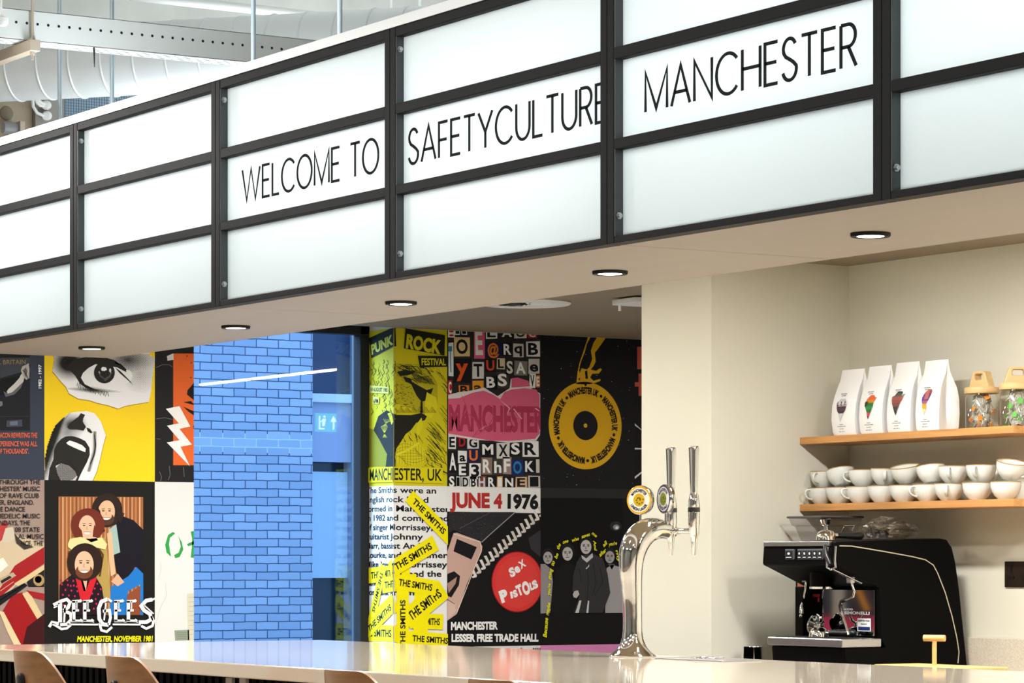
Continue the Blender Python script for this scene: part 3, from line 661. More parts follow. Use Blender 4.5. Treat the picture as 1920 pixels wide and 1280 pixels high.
# --- ransom letters collage with torn pink strip
p = Poster('poster', 'collage poster of cut-out letters with a torn pink strip across it', 838, 1013, 1, '2a2626')
PK = 'd9607f'
tiles = [(':', 720, 130, 770, 210, W_, 'b3242c'), ('I', 770, 132, 810, 190, W_, K), ('I', 820, 135, 860, 190, W_, K), ('E', 915, 135, 992, 370, PK, W_), ('L', 1000, 130, 1090, 220, W_, '1d2a1d'), ('A', 1105, 140, 1215, 215, '26201f', W_), ('O', 1215, 140, 1310, 215, 'd6cfc8', K), ('C', 1315, 150, 1385, 215, 'b3242c', W_),
 ('O', 765, 210, 885, 350, 'dcc48a', K), ('T', 720, 250, 760, 500, 'dfe3e0', '3a7f93'), ('@', 1000, 245, 1120, 355, '1d1f4a', 'e07a1f'), ('R', 1125, 248, 1205, 352, K, W_), ('q', 1205, 255, 1285, 360, 'cfc8bf', K), ('B', 1305, 240, 1410, 355, W_, K),
 ('y', 760, 370, 890, 550, K, 'e0581f'), ('T', 900, 395, 990, 520, 'd7d3cd', K), ('U', 995, 370, 1080, 470, K, 'd9481f'), ('L', 1085, 365, 1145, 450, 'd3bfa0', K), ('S', 1150, 375, 1215, 495, '26201f', 'd9d4cc'), ('A', 1215, 385, 1315, 495, '7d746c', W_), ('e', 1320, 370, 1408, 480, 'c9c2b9', K),
 ('C', 720, 530, 750, 640, 'b3242c', W_), ('B', 800, 565, 880, 640, 'e07a2a', K), ('a', 900, 535, 985, 625, 'e39a2c', '3a2a18'), ('B', 995, 495, 1085, 600, K, W_), ('S', 1080, 470, 1175, 590, '3f3a38', W_), ('V', 1330, 480, 1375, 590, W_, K), ('E', 1378, 495, 1410, 585, 'e07a2a', W_),
 ('E', 720, 945, 780, 1045, W_, K), ('D', 790, 945, 860, 1040, K, 'b3242c'), ('G', 865, 955, 950, 1045, 'd7d3cd', K), ('M', 960, 1000, 1075, 1100, K, W_), ('X', 1085, 1000, 1180, 1115, 'd7d3cd', K), ('S', 1180, 990, 1270, 1100, K, W_), ('R', 1275, 985, 1400, 1105, W_, K),
 ('A', 720, 1060, 790, 1225, K, W_), ('a', 795, 1060, 860, 1150, W_, K), ('U', 865, 1045, 955, 1145, '1d1f4a', 'e0722a'), ('E', 790, 1150, 865, 1255, K, W_), ('3', 880, 1150, 965, 1270, W_, K), ('R', 970, 1110, 1050, 1240, '8a7566', W_), ('h', 1055, 1120, 1130, 1240, '3f3a38', W_), ('F', 1130, 1105, 1195, 1235, '9c8478', W_), ('O', 1195, 1125, 1285, 1245, '1d2a5a', '2f78b8'), ('K', 1285, 1125, 1375, 1230, K, W_), ('I', 1375, 1110, 1410, 1240, '26201f', 'cfc8bf'),
 ('S', 720, 1240, 775, 1340, K, W_), ('I', 780, 1250, 810, 1335, W_, K), ('D', 820, 1250, 880, 1340, 'd7d3cd', K), ('B', 885, 1250, 935, 1340, W_, K), ('H', 940, 1250, 1005, 1340, '7d4030', 'c9d3dc'), ('R', 1010, 1250, 1080, 1340, K, W_), ('I', 1085, 1250, 1130, 1340, 'e39a2c', W_), ('N', 1135, 1255, 1220, 1340, K, W_), ('E', 1225, 1255, 1310, 1340, 'd9b08c', K), ('I', 1320, 1245, 1410, 1340, 'c9c2b9', K)]
for ch, x0, y0, x1, y1, bgc, fg in tiles:
    j = lambda: random.uniform(-3, 3)
    p.poly(c5([(x0 + j(), y0 + j()), (x1 + j(), y0 + j()), (x1 + j(), y1 + j()), (x0 + j(), y1 + j())]), bgc, ch == ':')
p.lay += 1
for ch, x0, y0, x1, y1, bgc, fg in tiles:
    m = (x1 - x0) * .14; lo = ch in 'aeqyh'; hh = (y1 - y0) * .78
    a, e = c5([(x0 + m, y1 - (y1 - y0) * (.12 if ch not in 'qy' else .30)), (x1 - m, y1 - (y1 - y0) * (.12 if ch not in 'qy' else .30))]); p.text(ch, a, e, hh / 4 * (1.0 if not lo else .95), fg, .03, new=False)
p.poly(c5([(720, 640), (800, 620), (880, 610), (990, 585), (1090, 650), (1180, 590), (1190, 520), (1320, 560), (1340, 590), (1410, 630), (1410, 680), (1408, 940), (1380, 985), (1180, 1000), (1050, 985), (900, 975), (720, 945)]), 'dcd4d2')
p.poly(c5([(720, 670), (800, 665), (900, 625), (985, 608), (1060, 640), (1110, 672), (1140, 620), (1195, 600), (1290, 590), (1380, 600), (1405, 640), (1405, 930), (1370, 970), (1180, 985), (1040, 985), (900, 960), (720, 930)]), PK)
p.poly(c5([(1195, 515), (1240, 510), (1320, 535), (1335, 575), (1250, 582), (1195, 585)]), PK, False)
p.text('MANCHESTER', cv([(725, 912)], 660, 580, 4)[0], cv([(1440, 925)], 660, 580, 4)[0], 50, 'b23a5a', .05)
for q, c in (([(870, 780), (920, 830), (960, 890), (900, 960)], 'c24a6a'), ([(1110, 680), (1180, 740), (1160, 790)], 'eaa0b4'), ([(1210, 745), (1270, 820)], 'f0b8c6'), ([(1050, 850), (960, 900), (1000, 870)], 'eaa0b4'), ([(820, 640), (860, 740), (830, 800)], 'c9506f'), ([(1060, 800), (1020, 880), (920, 950)], 'c24a6a'), ([(1370, 740), (1400, 760)], 'f0b8c6')):
    p.line(c5(q), [.4, 2.6, .5][:len(q)] if len(q) == 3 else 1.6, c)
p.done()

# --- black poster: yellow record hanging from a hand
c7 = lambda pts: cv(pts, 1000, 600, 4)
GO = 'e8b21e'
p = Poster('poster', 'black poster with a yellow record held by a yellow hand, ringed with lettering', 1013, 1190, 1, '1b1b1d')
ctr = p.map(1097.3, 797.6); R = .2165
def disc(r, c, n=64): p.raw([(ctr[0] + r * math.cos(2 * PI * i / n), ctr[1] + r * math.sin(2 * PI * i / n)) for i in range(n)], c)
random.seed(5); p.lay += 1
for k in range(70):
    x, y = random.uniform(1016, 1188), random.uniform(630, 912); p.ell(x, y, random.uniform(.3, .9), random.uniform(.3, .8), random.choice(['8d8d8d', 'c9c9c9', '5a5a5a']), False, 6)
disc(R, GO)
p.poly(c7([(415, 105), (440, 105), (400, 180), (385, 240), (360, 300), (345, 350), (350, 420), (360, 480), (320, 480), (330, 390), (345, 320), (375, 230)]), GO, False)
p.poly(c7([(490, 105), (558, 105), (530, 150), (480, 220), (460, 245), (466, 310), (450, 345), (430, 370), (470, 380), (500, 360), (512, 372), (490, 400), (440, 402), (425, 430), (450, 455), (500, 440), (502, 455), (470, 468), (420, 480), (360, 480), (345, 400), (360, 360), (400, 370), (420, 350), (440, 290), (430, 230), (450, 170)]), GO, False)
p.poly(c7([(385, 385), (402, 375), (408, 440), (390, 440)]), '1b1b1d').ell(1097.5, 720, 2.4, 3.6, '1b1b1d', False).poly(c7([(340, 370), (350, 365), (346, 400)]), '1b1b1d', False).poly(c7([(335, 440), (350, 430), (345, 455)]), '1b1b1d', False)
disc(.0725, '1b1b1d'); disc(.0105, GO, 20)
rt = .157; hm = .034
for k in range(5): p.ring_text('MANCHESTER UK', ctr, rt, hm, 94 - k * 72, '221c10', .05, 60).ring_text('•', ctr, rt, hm, 94 - 36 - k * 72, '221c10', .05)
p.line(c7([(225, 150), (410, 158)]), .8, '3a3a3c', False)
p.done()
p = Poster('poster', 'black poster edge with red blocks and white rays, half hidden behind the pier', 1190, 1366, 1, '18181a')
p.poly(c7([(778, 200), (860, 200), (860, 368), (778, 368)]), 'd0604f').poly(c7([(788, 400), (860, 400), (860, 568), (788, 568), (788, 498), (742, 498), (742, 465), (788, 465)]), 'd0604f', False)
for q in ([(738, 752), (748, 762), (830, 840), (760, 790)], [(737, 955), (830, 960), (830, 968), (737, 970)], [(750, 1180), (758, 1192), (830, 1132), (830, 1120)]): p.poly(c7(q), 'dcdcdc', False)
p.done()

# --- white text poster with yellow name labels, wrapping the window corner
c6 = lambda pts: cv(pts, 660, 890, 3.878)
p = Poster('poster', 'white text poster scattered with yellow name labels, wrapping the window corner', 690, 838, 2, 'e9e8e5', True)
lines = [('The Smiths were an', 817.5), ('English rock band', 803), ('formed in Manchester', 843), ('in 1982 and comprised', 840), ('of singer Morrissey,', 811), ('guitarist Johnny', 793), ('Marr, bassist Andy', 797), ('Rourke, and drummer', 838.5), ('Mike Joyce. Morrissey', 838), ('and Marr formed the', 827), ('band in the year of', 800), ('postpunk and indie', 800)]
for k, (t, xe) in enumerate(lines):
    y = 924.8 + k * 17.28; p.text(t, (688, y), (xe, y + .5), 11.2, '1b1b1d', .022)
LAB = 'f2e408'
def label(x0, y0, x1, y1, h, txt='THE SMITHS', flip=False):
    """yellow strip whose baseline side runs between two crop pixels"""
    a = Vector(p.map(*c6([(x0, y0)])[0])); e = Vector(p.map(*c6([(x1, y1)])[0])); u = (e - a).normalized(); v = Vector((-u.y, u.x)); L = (e - a).length; H = h / 3.878 / 383
    p.raw([tuple(a), tuple(a + u * L), tuple(a + u * L + v * H), tuple(a + v * H)], LAB)
    p.b.use(ink('1b1b1d')); p.lay += 1; ch = H * .44
    for t in text_fit(txt, min(L * .8, ch * len(txt) * .78), ch, .03): p.tri([tuple(a + u * (x + L * .1) + v * (y + H * .28)) for x, y in t])
label(120, 790, 420, 760, 110, 'THE SMITHS'); label(60, 1205, 330, 1215, 120); label(110, 1160, 330, 960, 105); label(230, 860, 470, 830, 110, 'THE SM')
label(215, 640, 118, 1085, 92)
label(120, 1195, 340, 985, 110); label(420, 1115, 655, 1125, 110, 'THE SMITHS'); label(450, 850, 440, 1150, 120, ''); label(420, 1120, 700, 890, 150, 'THE SMITHS')
label(300, 830, 600, 880, 110, 'THE SMITHS'); label(300, 745, 625, 545, 115); label(380, 190, 690, 510, 100); label(395, 1235, 720, 1260, 100); label(405, 1300, 405, 830, 98)
p.done()

# --- leather and zip poster
p = Poster('poster', 'black leather poster with a zip, a round red badge and JUNE 4 1976', 838, 1013, 2, '161516')
p.poly([(838, 908), (1014, 915), (1014, 962), (838, 958.5)], 'e9e6e2')
p.text('JUNE', (843, 952), (918, 952.5), 29, 'b3302c', .05).text('4', (925, 953), (941, 953.5), 28, 'b3302c', .05).text('1976', (951, 953.5), (1009, 955), 28, '191919', .05)
p.poly(c6([(700, 270), (1180, 270), (940, 490), (740, 400), (700, 420)]), '2b2a2c').poly(c6([(1280, 460), (1370, 400), (1370, 600), (1300, 540)]), '343336', False)
random.seed(11); p.lay += 1
for k in range(120):
    x, y = random.uniform(700, 1040), random.uniform(275, 470); p.ell(*c6([(x, y)])[0], .7, .5, random.choice(['4a4a4c', '626264', '3a3a3c']), False, 5)
p.line(c6([(940, 490), (1010, 425), (1185, 270)]), 1.6, '9a9896').line(c6([(780, 390), (1000, 275)]), 1.0, '55545a', False)
p.lay += 1
for k in range(16):
    x, y = 880 + k * 32.5, 720 - k * 29.6
    p.poly(c6([(x - 22, y - 42), (x - 2, y - 46), (x + 26, y + 12), (x + 22, y + 24), (x - 8, y + 30), (x - 10, y + 16), (x + 4, y + 10)]), ['ded8d0', 'cfc6ba'][k % 2], False)
p.poly(c6([(690, 560), (735, 425), (760, 420), (925, 480), (945, 520), (940, 560), (830, 800), (760, 1010), (690, 1060)]), 'c9a596')
p.line(c6([(735, 428), (930, 487), (940, 545), (760, 1000)]), 1.2, 'efdcd0')
p.poly(c6([(760, 465), (905, 525), (865, 615), (735, 555)]), '18161a').poly(c6([(690, 720), (740, 700), (782, 735), (775, 800), (720, 890), (690, 880)]), '1a1618', False)
p.poly(c6([(690, 790), (760, 740), (750, 790), (700, 860)]), 'a98676').poly(c6([(690, 900), (745, 930), (750, 1000), (690, 1050)]), 'd4b4a4', False).line(c6([(690, 905), (755, 945)]), 1.2, 'f0e4da', False)
bc = p.map(969, 1090.5); p.lay += 1
for r, c in ((.149, '8c1a1c'), (.144, 'd93a36'), (.125, 'dc413b')): p.raw([(bc[0] + r * math.cos(2 * PI * i / 48), bc[1] + r * math.sin(2 * PI * i / 48)) for i in range(48)], c)
p.text('S', (957, 1083), (967, 1078), 18, 'f4efec', .06).text('e', (967, 1076), (976, 1070), 18, 'f4efec', .05).text('X', (976, 1067), (986, 1060), 15, 'f4efec', .05)
for ch, x0, y0, x1, y1, h in (('P', 940, 1131, 954, 1125, 24), ('I', 957, 1122, 961, 1121, 13), ('S', 963, 1121, 971, 1117, 14), ('T', 971, 1118, 981, 1113, 21), ('O', 981, 1117, 995, 1112, 26), ('L', 994, 1107, 1000, 1105, 15), ('S', 1000, 1105, 1009, 1100, 16)):
    p.text(ch, (x0, y0), (x1, y1), h, 'f4efec', .07)
p.text('MANCHESTER', (844, 1181), (932, 1180), 15.5, W_, .05).text('LESSER FREE TRADE HALL', (845, 1203), (1008, 1202.5), 15, W_, .05)
p.done()

# --- black and white band photograph (plain stand-in figures) with yellow handwriting
c8 = lambda pts: cv(pts, 1000, 910, 3.878)
p = Poster('poster', 'black poster with grey photo of four men and yellow handwriting', 1013, 1190, 2, '141413')
p.poly([(1013, 910), (1191, 910), (1191, 934), (1013, 933)], '2a2a27')
p.poly([(1013, 934), (1167, 934), (1167, 1149), (1013, 1149)], '0c0c0d')
p.ell(1154, 986, 11, 9, '2c2c2c').ell(1155, 988, 6, 5, '8a8a8a').ell(1156, 989, 3, 2.6, 'dedede')
def bw(x, y, r, skin, hair, tall=1.25):
    X, Y = c8([(x, y)])[0]; r /= 3.878
    p.ell(X, Y - r * .25, r * 1.1, r * 1.25, hair).ell(X, Y + r * .25, r * .85, r * 1.12, skin)
    p.ell(X - r * .35, Y + .1 * r, r * .18, r * .09, '222222').ell(X + r * .35, Y + .1 * r, r * .18, r * .09, '222222', False).line([(X - r * .55, Y - r * .1), (X - r * .15, Y - r * .12)], r * .12, '222222', False).line([(X + r * .15, Y - r * .12), (X + r * .55, Y - r * .1)], r * .12, '222222', False)
    p.line([(X, Y + r * .1), (X - r * .08, Y + r * .5), (X + r * .1, Y + r * .52)], r * .1, '6b6b6b', False).line([(X - r * .28, Y + r * .82), (X + r * .28, Y + r * .82)], r * .13, '4a3a3a', False)
p.poly(c8([(50, 930), (50, 570), (85, 570), (130, 610), (140, 700), (120, 925)]), '8f8a8a').poly(c8([(520, 925), (530, 600), (570, 575), (620, 590), (650, 640), (650, 925)]), 'a39d9d').poly(c8([(540, 570), (590, 570), (570, 610)]), '5e5a5a', False)
p.poly(c8([(120, 925), (150, 640), (200, 570), (290, 570), (320, 640), (310, 925)]), '161617')
bw(103, 515, 40, 'a9a3a1', '1e1d1d'); bw(245, 485, 44, 'bcb5b1', '1d1c1b'); bw(552, 510, 40, 'a59e9c', '201f1f')
p.poly(c8([(340, 510), (430, 495), (500, 530), (535, 640), (555, 780), (520, 870), (500, 925), (290, 925), (330, 800), (280, 770), (285, 650), (310, 560)]), '363336').poly(c8([(345, 505), (380, 530), (425, 490), (430, 520), (385, 560), (350, 530)]), 'c4c0bd').poly(c8([(375, 605), (402, 572), (400, 590), (382, 608)]), 'd8d4d0', False)
for q in ([(390, 560), (395, 720), (380, 925)], [(480, 600), (500, 700), (440, 800)], [(430, 560), (450, 700), (430, 790)], [(330, 600), (345, 700)]): p.line(c8(q), 1.2, '232124', False)
p.poly(c8([(300, 925), (330, 835), (345, 835), (325, 925)]), 'cfcbc7').poly(c8([(380, 925), (392, 835), (402, 840), (395, 925)]), 'cfcbc7', False).poly(c8([(282, 790), (295, 765), (320, 762), (330, 790), (310, 818), (288, 812)]), 'b9b2ae', False)
bw(378, 435, 46, 'c2bbb7', '1a1919')
HW = 'ece51c'
for t, a, e, h in (('Because', (92, 1105), (103, 965), 34), ("maybe", (105, 945), (120, 855), 30), ("you're", (118, 800), (122, 715), 30), ('going', (118, 685), (135, 610), 30), ('to', (140, 590), (152, 555), 30), ('be', (165, 535), (178, 500), 28), ('the', (180, 470), (195, 430), 30), ('one', (208, 425), (248, 412), 26), ('who', (272, 412), (325, 396), 26), ('saves', (345, 385), (405, 365), 26), ('me', (415, 352), (448, 378), 24), ('And', (428, 400), (436, 470), 24), ('after', (478, 520), (525, 478), 30), ('all', (505, 450), (530, 425), 30), ("you're", (540, 440), (600, 430), 26), ('my', (590, 470), (608, 560), 22)):
    (a, e) = c8([a, e]); p.text(t, a, e, h / 3.878, HW, .03, shear=.25)
p.done()
p = Poster('poster', 'black poster edge with a pale curve, half hidden behind the chrome beer font', 1190, 1366, 2, '161517')
p.poly([(1193, 1062), (1210, 1050), (1210, 1066), (1200, 1078)], 'cbb79e').poly([(1196, 1100), (1210, 1092), (1210, 1108)], 'cbb79e', False)
p.done()
p = Poster('poster', 'plain pink poster just above the bar top below the band photo', 1013, 1190, 3, 'd585b4'); p.done()
p = Poster('poster', 'white poster with black bars just above the bar top below the zip poster', 838, 1013, 3, 'dedcd8')
for x in (976, 999, 1003, 1007, 1011): p.poly([(x, 1214), (x + 2.4, 1214), (x + 2.4, 1240), (x, 1240)], '1b1b1d', False)
p.done()

# posters further along the wall, mirrored in the coffee machine
for x0, x1, row, c, d, e, lab in ((-345, -126, 1, '2b2c31', '8a5a2a', '55575f', 'dark grey poster left of the raised arm poster with an amber stripe'), (-345, -126, 2, '2c2d33', 'a8324e', 'c98a3a', 'slate poster with a crimson foot, left of the guitar poster'),
                               (-575, -345, 1, '3d3a3c', 'c9b49c', '8a8078', 'charcoal poster second along from the raised arm poster'), (-575, -345, 2, '34353c', 'b5405a', 'cfa24a', 'slate poster with a rose foot, second along from the guitar poster'),
                               (-820, -575, 1, '26272b', '6d5a4a', 'c9c2b4', 'near black poster third along from the raised arm poster'), (-820, -575, 2, '2b2c34', 'b23350', 'd08a34', 'dark slate poster with a red foot, third along from the guitar poster'),
                               (-1080, -820, 2, '3a3b43', '9c2f48', 'c4a06a', 'grey slate poster with a wine foot, fourth along from the guitar poster')):
    p = Poster('poster', lab, x0, x1, row, c); h = p.z1 - p.z0; w_ = p.s1 - p.s0
    R_ = lambda a, b, c_, f, col: p.raw([(p.s0 + w_ * a, p.z0 + h * b), (p.s0 + w_ * c_, p.z0 + h * b), (p.s0 + w_ * c_, p.z0 + h * f), (p.s0 + w_ * a, p.z0 + h * f)], col)
    R_(0, 0, 1, .16, d); R_(.42, .16, .56, 1, 'a49a8c')
    p.raw([(p.s0 + w_ * u, p.z0 + h * v) for u, v in ((.10, .20), (.17, .20), (.36, .44), (.29, .44))], e); p.done()


# ------------------------------------------------------------------ canopy: soffit, cap, light box modules
XL = -10.5; YC0, YC1 = 4.1, 4.79; ZS = CZ + .774; ZT = CZ + 1.455
M_SOFF = mat('greige_laminate', '857d74', 0.5, var=0.03, scale=(1.5, 14, 14))
PX = [-11.37 + 1.055 * i for i in range(10)]; PX[0] = XL; PX[1] = -10.32
PX = [XL, -10.32, -9.27, -8.22, -7.16, -6.10, -5.05, -3.99, -2.93]
b = MB().use(M_SOFF)
seams = [XL, -8.22, -6.10, -3.99, -1.9]
for i in range(4): b.box((seams[i] + .0015, YC0 + .012, ZS), (seams[i + 1] - .0015, YC1, ZS + .018))
b.use(mat('canopy_carcass', 'd8d8d4', .6)).box((XL, YC1 - .02, ZS + .018), (-1.9, YC1, ZT)).box((XL, YC0 + .06, ZT - .02), (-1.9, YC1, ZT)).box((XL, YC0 + .06, ZS + .018), (XL + .02, YC1, ZT))
b.box((XL, YC0 + .03, ZS + .018), (-1.9, YC1, ZS + .022))
struct('trim_1', b, 'canopy box over the bar with greige underside')
struct('trim_2', MB().box((XL, YC0 - .004, ZT), (-1.9, YC1, ZT + .027)), 'pale metal capping along the top of the canopy', mat('satin_aluminium', 'dfe3e6', .3, .5))

rows = [(CZ + .79, CZ + 1.0), (CZ + 1.026, CZ + 1.218), (CZ + 1.247, CZ + 1.429)]
mlabel = ['narrow blank light box module closing the end of the canopy', 'blank light box module at the far end of the canopy, before the next blank one',
          'blank light box module just before the WELCOME TO module', 'light box module lettered WELCOME TO', 'light box module lettered between WELCOME TO and MANCHESTER',
          'light box module lettered MANCHESTER', 'blank light box module just after the MANCHESTER module', 'blank light box module at the near end of the canopy']
words_ = {3: ('WELCOME TO', 455, 710), 4: ('SAFETYCULTURE', 767, 1138), 5: ('MANCHESTER', 1211, 1606)}
M_LETTER = mat('dark_grey_vinyl', '26292b', .9, spec=.05)
M_FLANGE = mat('grey_frame_side', '474d51', .45)
for i in range(8):
    x0, x1 = PX[i], PX[i + 1]
    t = thing('light_box_module', mlabel[i], 'sign', (x0, YC0, ZS), 0, 'light box modules along the canopy')
    def P(x, y, z): return (x - x0, y - YC0, z - ZS)
    f = .03; yd = YC0 + .045
    b = MB().use(M_BLACK)
    b.box(P(x0 + .001, YC0, ZS - .001), P(x0 + f, yd, ZT)).box(P(x1 - f, YC0, ZS - .001), P(x1 - .001, yd, ZT))
    for z0, z1 in ((ZS - .001, rows[0][0]), (rows[0][1], rows[1][0]), (rows[1][1], rows[2][0]), (rows[2][1], ZT)):
        b.box(P(x0 + f, YC0 + .001, z0), P(x1 - f, yd, z1))
    b.build('frame', t, bevel=.002)
    fl = MB().use(M_FLANGE)
    fl.box(P(x0 + f, YC0 + .0015, rows[0][0]), P(x0 + f + .003, YC0 + .025, rows[2][1])); fl.build('side_flange', t)
    for k, (z0, z1) in enumerate(rows):
        pb = MB().use(M_PANE).box(P(x0 + f - .002, YC0 + .025, z0 - .004), P(x1 - f + .002, YC0 + .030, z1 + .004)); pane = pb.build('pane', t)
        if k == 1 and i in words_:
            txt, pa, pe = words_[i]; xa = onY(pa, 300, YC0 + .025).x; xe = onY(pe, 300, YC0 + .025).x
            zb = CZ + 1.0795
            for letter in stroke_text(txt, xe - xa, .0935, .0081):
                lb = MB().use(M_LETTER)
                for q in letter: lb.add([P(xa + u, YC0 + .0240, zb + v) for u, v in q], [(0, 1, 2, 3)])
                if letter: lb.build('letter', pane)
    for z in (CZ + .84, CZ + 1.395):
        bb = MB().use(M_STEEL).tube([P(x0 + f, YC0 + .0125, z), P(x0 + f + .006, YC0 + .0125, z)], .009, 6)
        bb.tube([P(x0 + f + .006, YC0 + .0125, z), P(x0 + f + .012, YC0 + .0125, z)], .0055, 12); bb.build('bolt', t, smooth=40)
    area('light_box_tube', ((x0 + x1) / 2, YC0 + .40, CZ + 1.17), (max(.15, x1 - x0 - .08), .46), 7.4 * (x1 - x0), (.96, .99, 1.0), (-PI / 2, 0, 0))

# downlights in the soffit
M_LED = emitter('led_disc', 'fff4e2', 9.0)
for i, px in enumerate((190, 446, 760, 1138, 1618, 2260)):
    py = (651, 611, 566, 508, 436, 340)[i]; p = onZ(px, py, ZS); p.y = 4.49
    nm = ['at the far end of the canopy', 'under the blank module before WELCOME TO', 'under the WELCOME TO module', 'under the module after WELCOME TO', 'under the MANCHESTER module', 'at the near end of the canopy'][i]
    t = thing('downlight', 'round black rimmed downlight in the soffit ' + nm, 'downlight', (p.x, p.y, ZS), 0, 'downlights in the canopy soffit')
    MB().use(M_BLACK).lathe([(.031, -.001), (.033, -.008), (.0455, -.009), (.0475, -.006), (.0475, 0)], n=40).build('rim', t, smooth=40)
    MB().use(M_LED).lathe([(.0001, -.0088), (.0325, -.0078), (.0325, -.0005)], n=32).build('lens', t)
    area('downlight_beam', (p.x, p.y, ZS - .012), (.06, .06), 13.0, WARM, (0, 0, 0), 'DISK', math.radians(150))

# ------------------------------------------------------------------ bar
M_QUARTZ = mat('pale_quartz', 'd0c4b1', 0.07, var=0.05, scale=(160, 160, 160), coat=0.3, spec=0.7)
tag(MB().use(M_QUARTZ).box((-10.4, 4.1, 1.007), (0.6, 5.65, 1.05)).build('bar_worktop', bevel=.004), 'long pale polished stone bar top with reflections', 'worktop')
bar = thing('bar_counter', 'dark slatted bar front below the stone top', 'bar', (-10.38, 4.25, 0))
MB().use(mat('black_carcass', '060606', .7, spec=.03)).box((0, .0, .08), (10.88, 1.25, 1.007)).build('carcass', bar)
b = MB().use(mat('black_slat', '090908', .6, spec=.05))
k = 0
while k < 10.83: b.box((k, -.022, .08), (k + .028, .0, 1.005)); k += .05
b.build('slatted_front', bar)
MB().use(M_RUBBER).box((.05, .04, 0), (10.75, 1.05, .08)).build('plinth', bar)
for i, px in enumerate((434, 460)):
    p = onY(px, 1277, 4.226)
    t = tag(MB().use(mat('pale_socket_plastic', 'c9ccd0', .5)).box((p.x - .022, 4.216, p.z - .03), (p.x + .022, 4.228, p.z + .012)).build('socket_plate', bevel=.002),
        ['pale socket plate on the bar front, nearer the far end', 'pale socket plate on the bar front, next to the other one'][i], 'socket', 'socket plates on the bar front')

# back counter
tag(MB().use(M_QUARTZ).box((-9.0, 6.5, .865), (0.6, YB, .9)).build('back_worktop', bevel=.003), 'stone worktop along the beige wall under the shelves', 'worktop')
tag(MB().use(mat('speckled_stone', 'cfc6b6', .25, var=.14, scale=(220, 220, 220))).box((-8.998, YB - .02, .9), (0.6, YB - .0005, 1.084)).build('stone_upstand', bevel=.002), 'speckled stone upstand along the wall behind the coffee machine', 'upstand')
cb = thing('back_cabinet', 'cabinet run below the stone worktop by the wall', 'cabinet', (-8.98, 6.54, 0))
MB().use(mat('cabinet_grey', '6d6a64', .5)).box((0, 0, .1), (9.5, .6, .865)).build('body', cb)
for k in range(12):
    d = MB().use(mat('cabinet_door_grey', '77736c', .45)).box((.02 + k * .79, -.02, .12), (.79 + k * .79, 0, .85)).build('door', cb, bevel=.002)

# shelves
for nm, zt, lab in (('top', CZ + .468, 'oak wall shelf holding coffee bags and jars'), ('low', CZ + .2185, 'oak wall shelf holding the stacked white cups')):
    tag(MB().use(M_OAK).box((XP + .002, 6.915, zt - .026), (-7.81, YB, zt)).build('wall_shelf', bevel=.0015), lab, 'shelf', 'oak shelves on the beige wall')
ZSH1, ZSH2 = CZ + .468, CZ + .2185
# ------------------------------------------------------------------ stools tucked against the bar
M_PLY = mat('walnut_plywood', '8a5f38', 0.38, var=0.2, scale=(4, 40, 40), coat=.2)
def make_stool():
    t = thing('bar_stool', 'x', 'stool', (0, 0, 0), 0, 'plywood bar stools along the bar')
    def shell(prof, name, m, th):
        nu, nv = 33, len(prof(0)); g = [prof(-1 + 2 * i / (nu - 1)) for i in range(nu)]
        rings = []
        for i in range(nu):
            col = [Vector(q) for q in g[i]]; a = [Vector(q) for q in g[max(i - 1, 0)]]; c = [Vector(q) for q in g[min(i + 1, nu - 1)]]
            out = []; inn = []
            for j in range(nv):
                du = c[j] - a[j]; dv = col[min(j + 1, nv - 1)] - col[max(j - 1, 0)]; nn = du.cross(dv).normalized() * th
                out.append(col[j]); inn.append(col[j] + nn)
            rings.append(out + inn[::-1])
        return MB().use(m).loft(rings).build(name, t, smooth=50)
    def back(u):
        R = .30; a = u * math.radians(42); s = max(0, (abs(u) - .42) / .58)
        top = 1.085 - .15 * s ** 2.0; bot = .865 + .10 * s ** 2.4; x = R * math.sin(a)
        y = R * (1 - math.cos(a)); r = []
        for k in range(9):
            z = bot + (top - bot) * k / 8; nar = 1 - .10 * ((z - .86) / .23) ** 1.5
            r.append((x * nar, y - (z - .86) * .12, z))
        return r
    shell(back, 'backrest', M_PLY, -.012)
    def seat(u):
        s = abs(u); r = []
        for k in range(9):
            v = k / 8; y = .03 + v * .36; wd = .20 * (1 - .10 * (2 * v - 1) ** 4)
            r.append((u * wd, y, .765 + .018 * u * u + .012 * (v - .5) ** 2 * 4 - (.02 * max(0, v - .75) * 4)))
        return r
    shell(seat, 'seat', M_PLY, .014)
    MB().use(M_BLACK).tube([(0, .19, .752), (0, .06, .758), (0, -.006, .80), (0, -.024, .92), (0, -.03, .985)], [(.03, .006)] * 5, 12).build('back_bracket', t, smooth=40)
    MB().use(M_RUBBER).lathe([(.0001, .011), (.012, .011), (.019, .007), (.0205, 0), (.0205, -.003)], n=28).xform(Matrix.Translation((0, -.022, .998)) @ Matrix.Rotation(PI / 2, 4, 'X')).build('bolt_cap', t, smooth=30)
    for sx, sy in ((-1, 0), (1, 0), (-1, 1), (1, 1)):
        MB().use(M_BLACK).tube([(sx * .13, .07 + sy * .24, .757), (sx * .21, -.02 + sy * .42, .0)], .0125, 12).build('leg', t, smooth=40)
    MB().use(M_BLACK).tube([(-.178, .012, .27), (.178, .012, .27), (.178, .366, .27), (-.178, .366, .27), (-.178, .012, .27)], .009, 10).build('footrest', t, smooth=40)
    return t
st0 = make_stool(); first = True
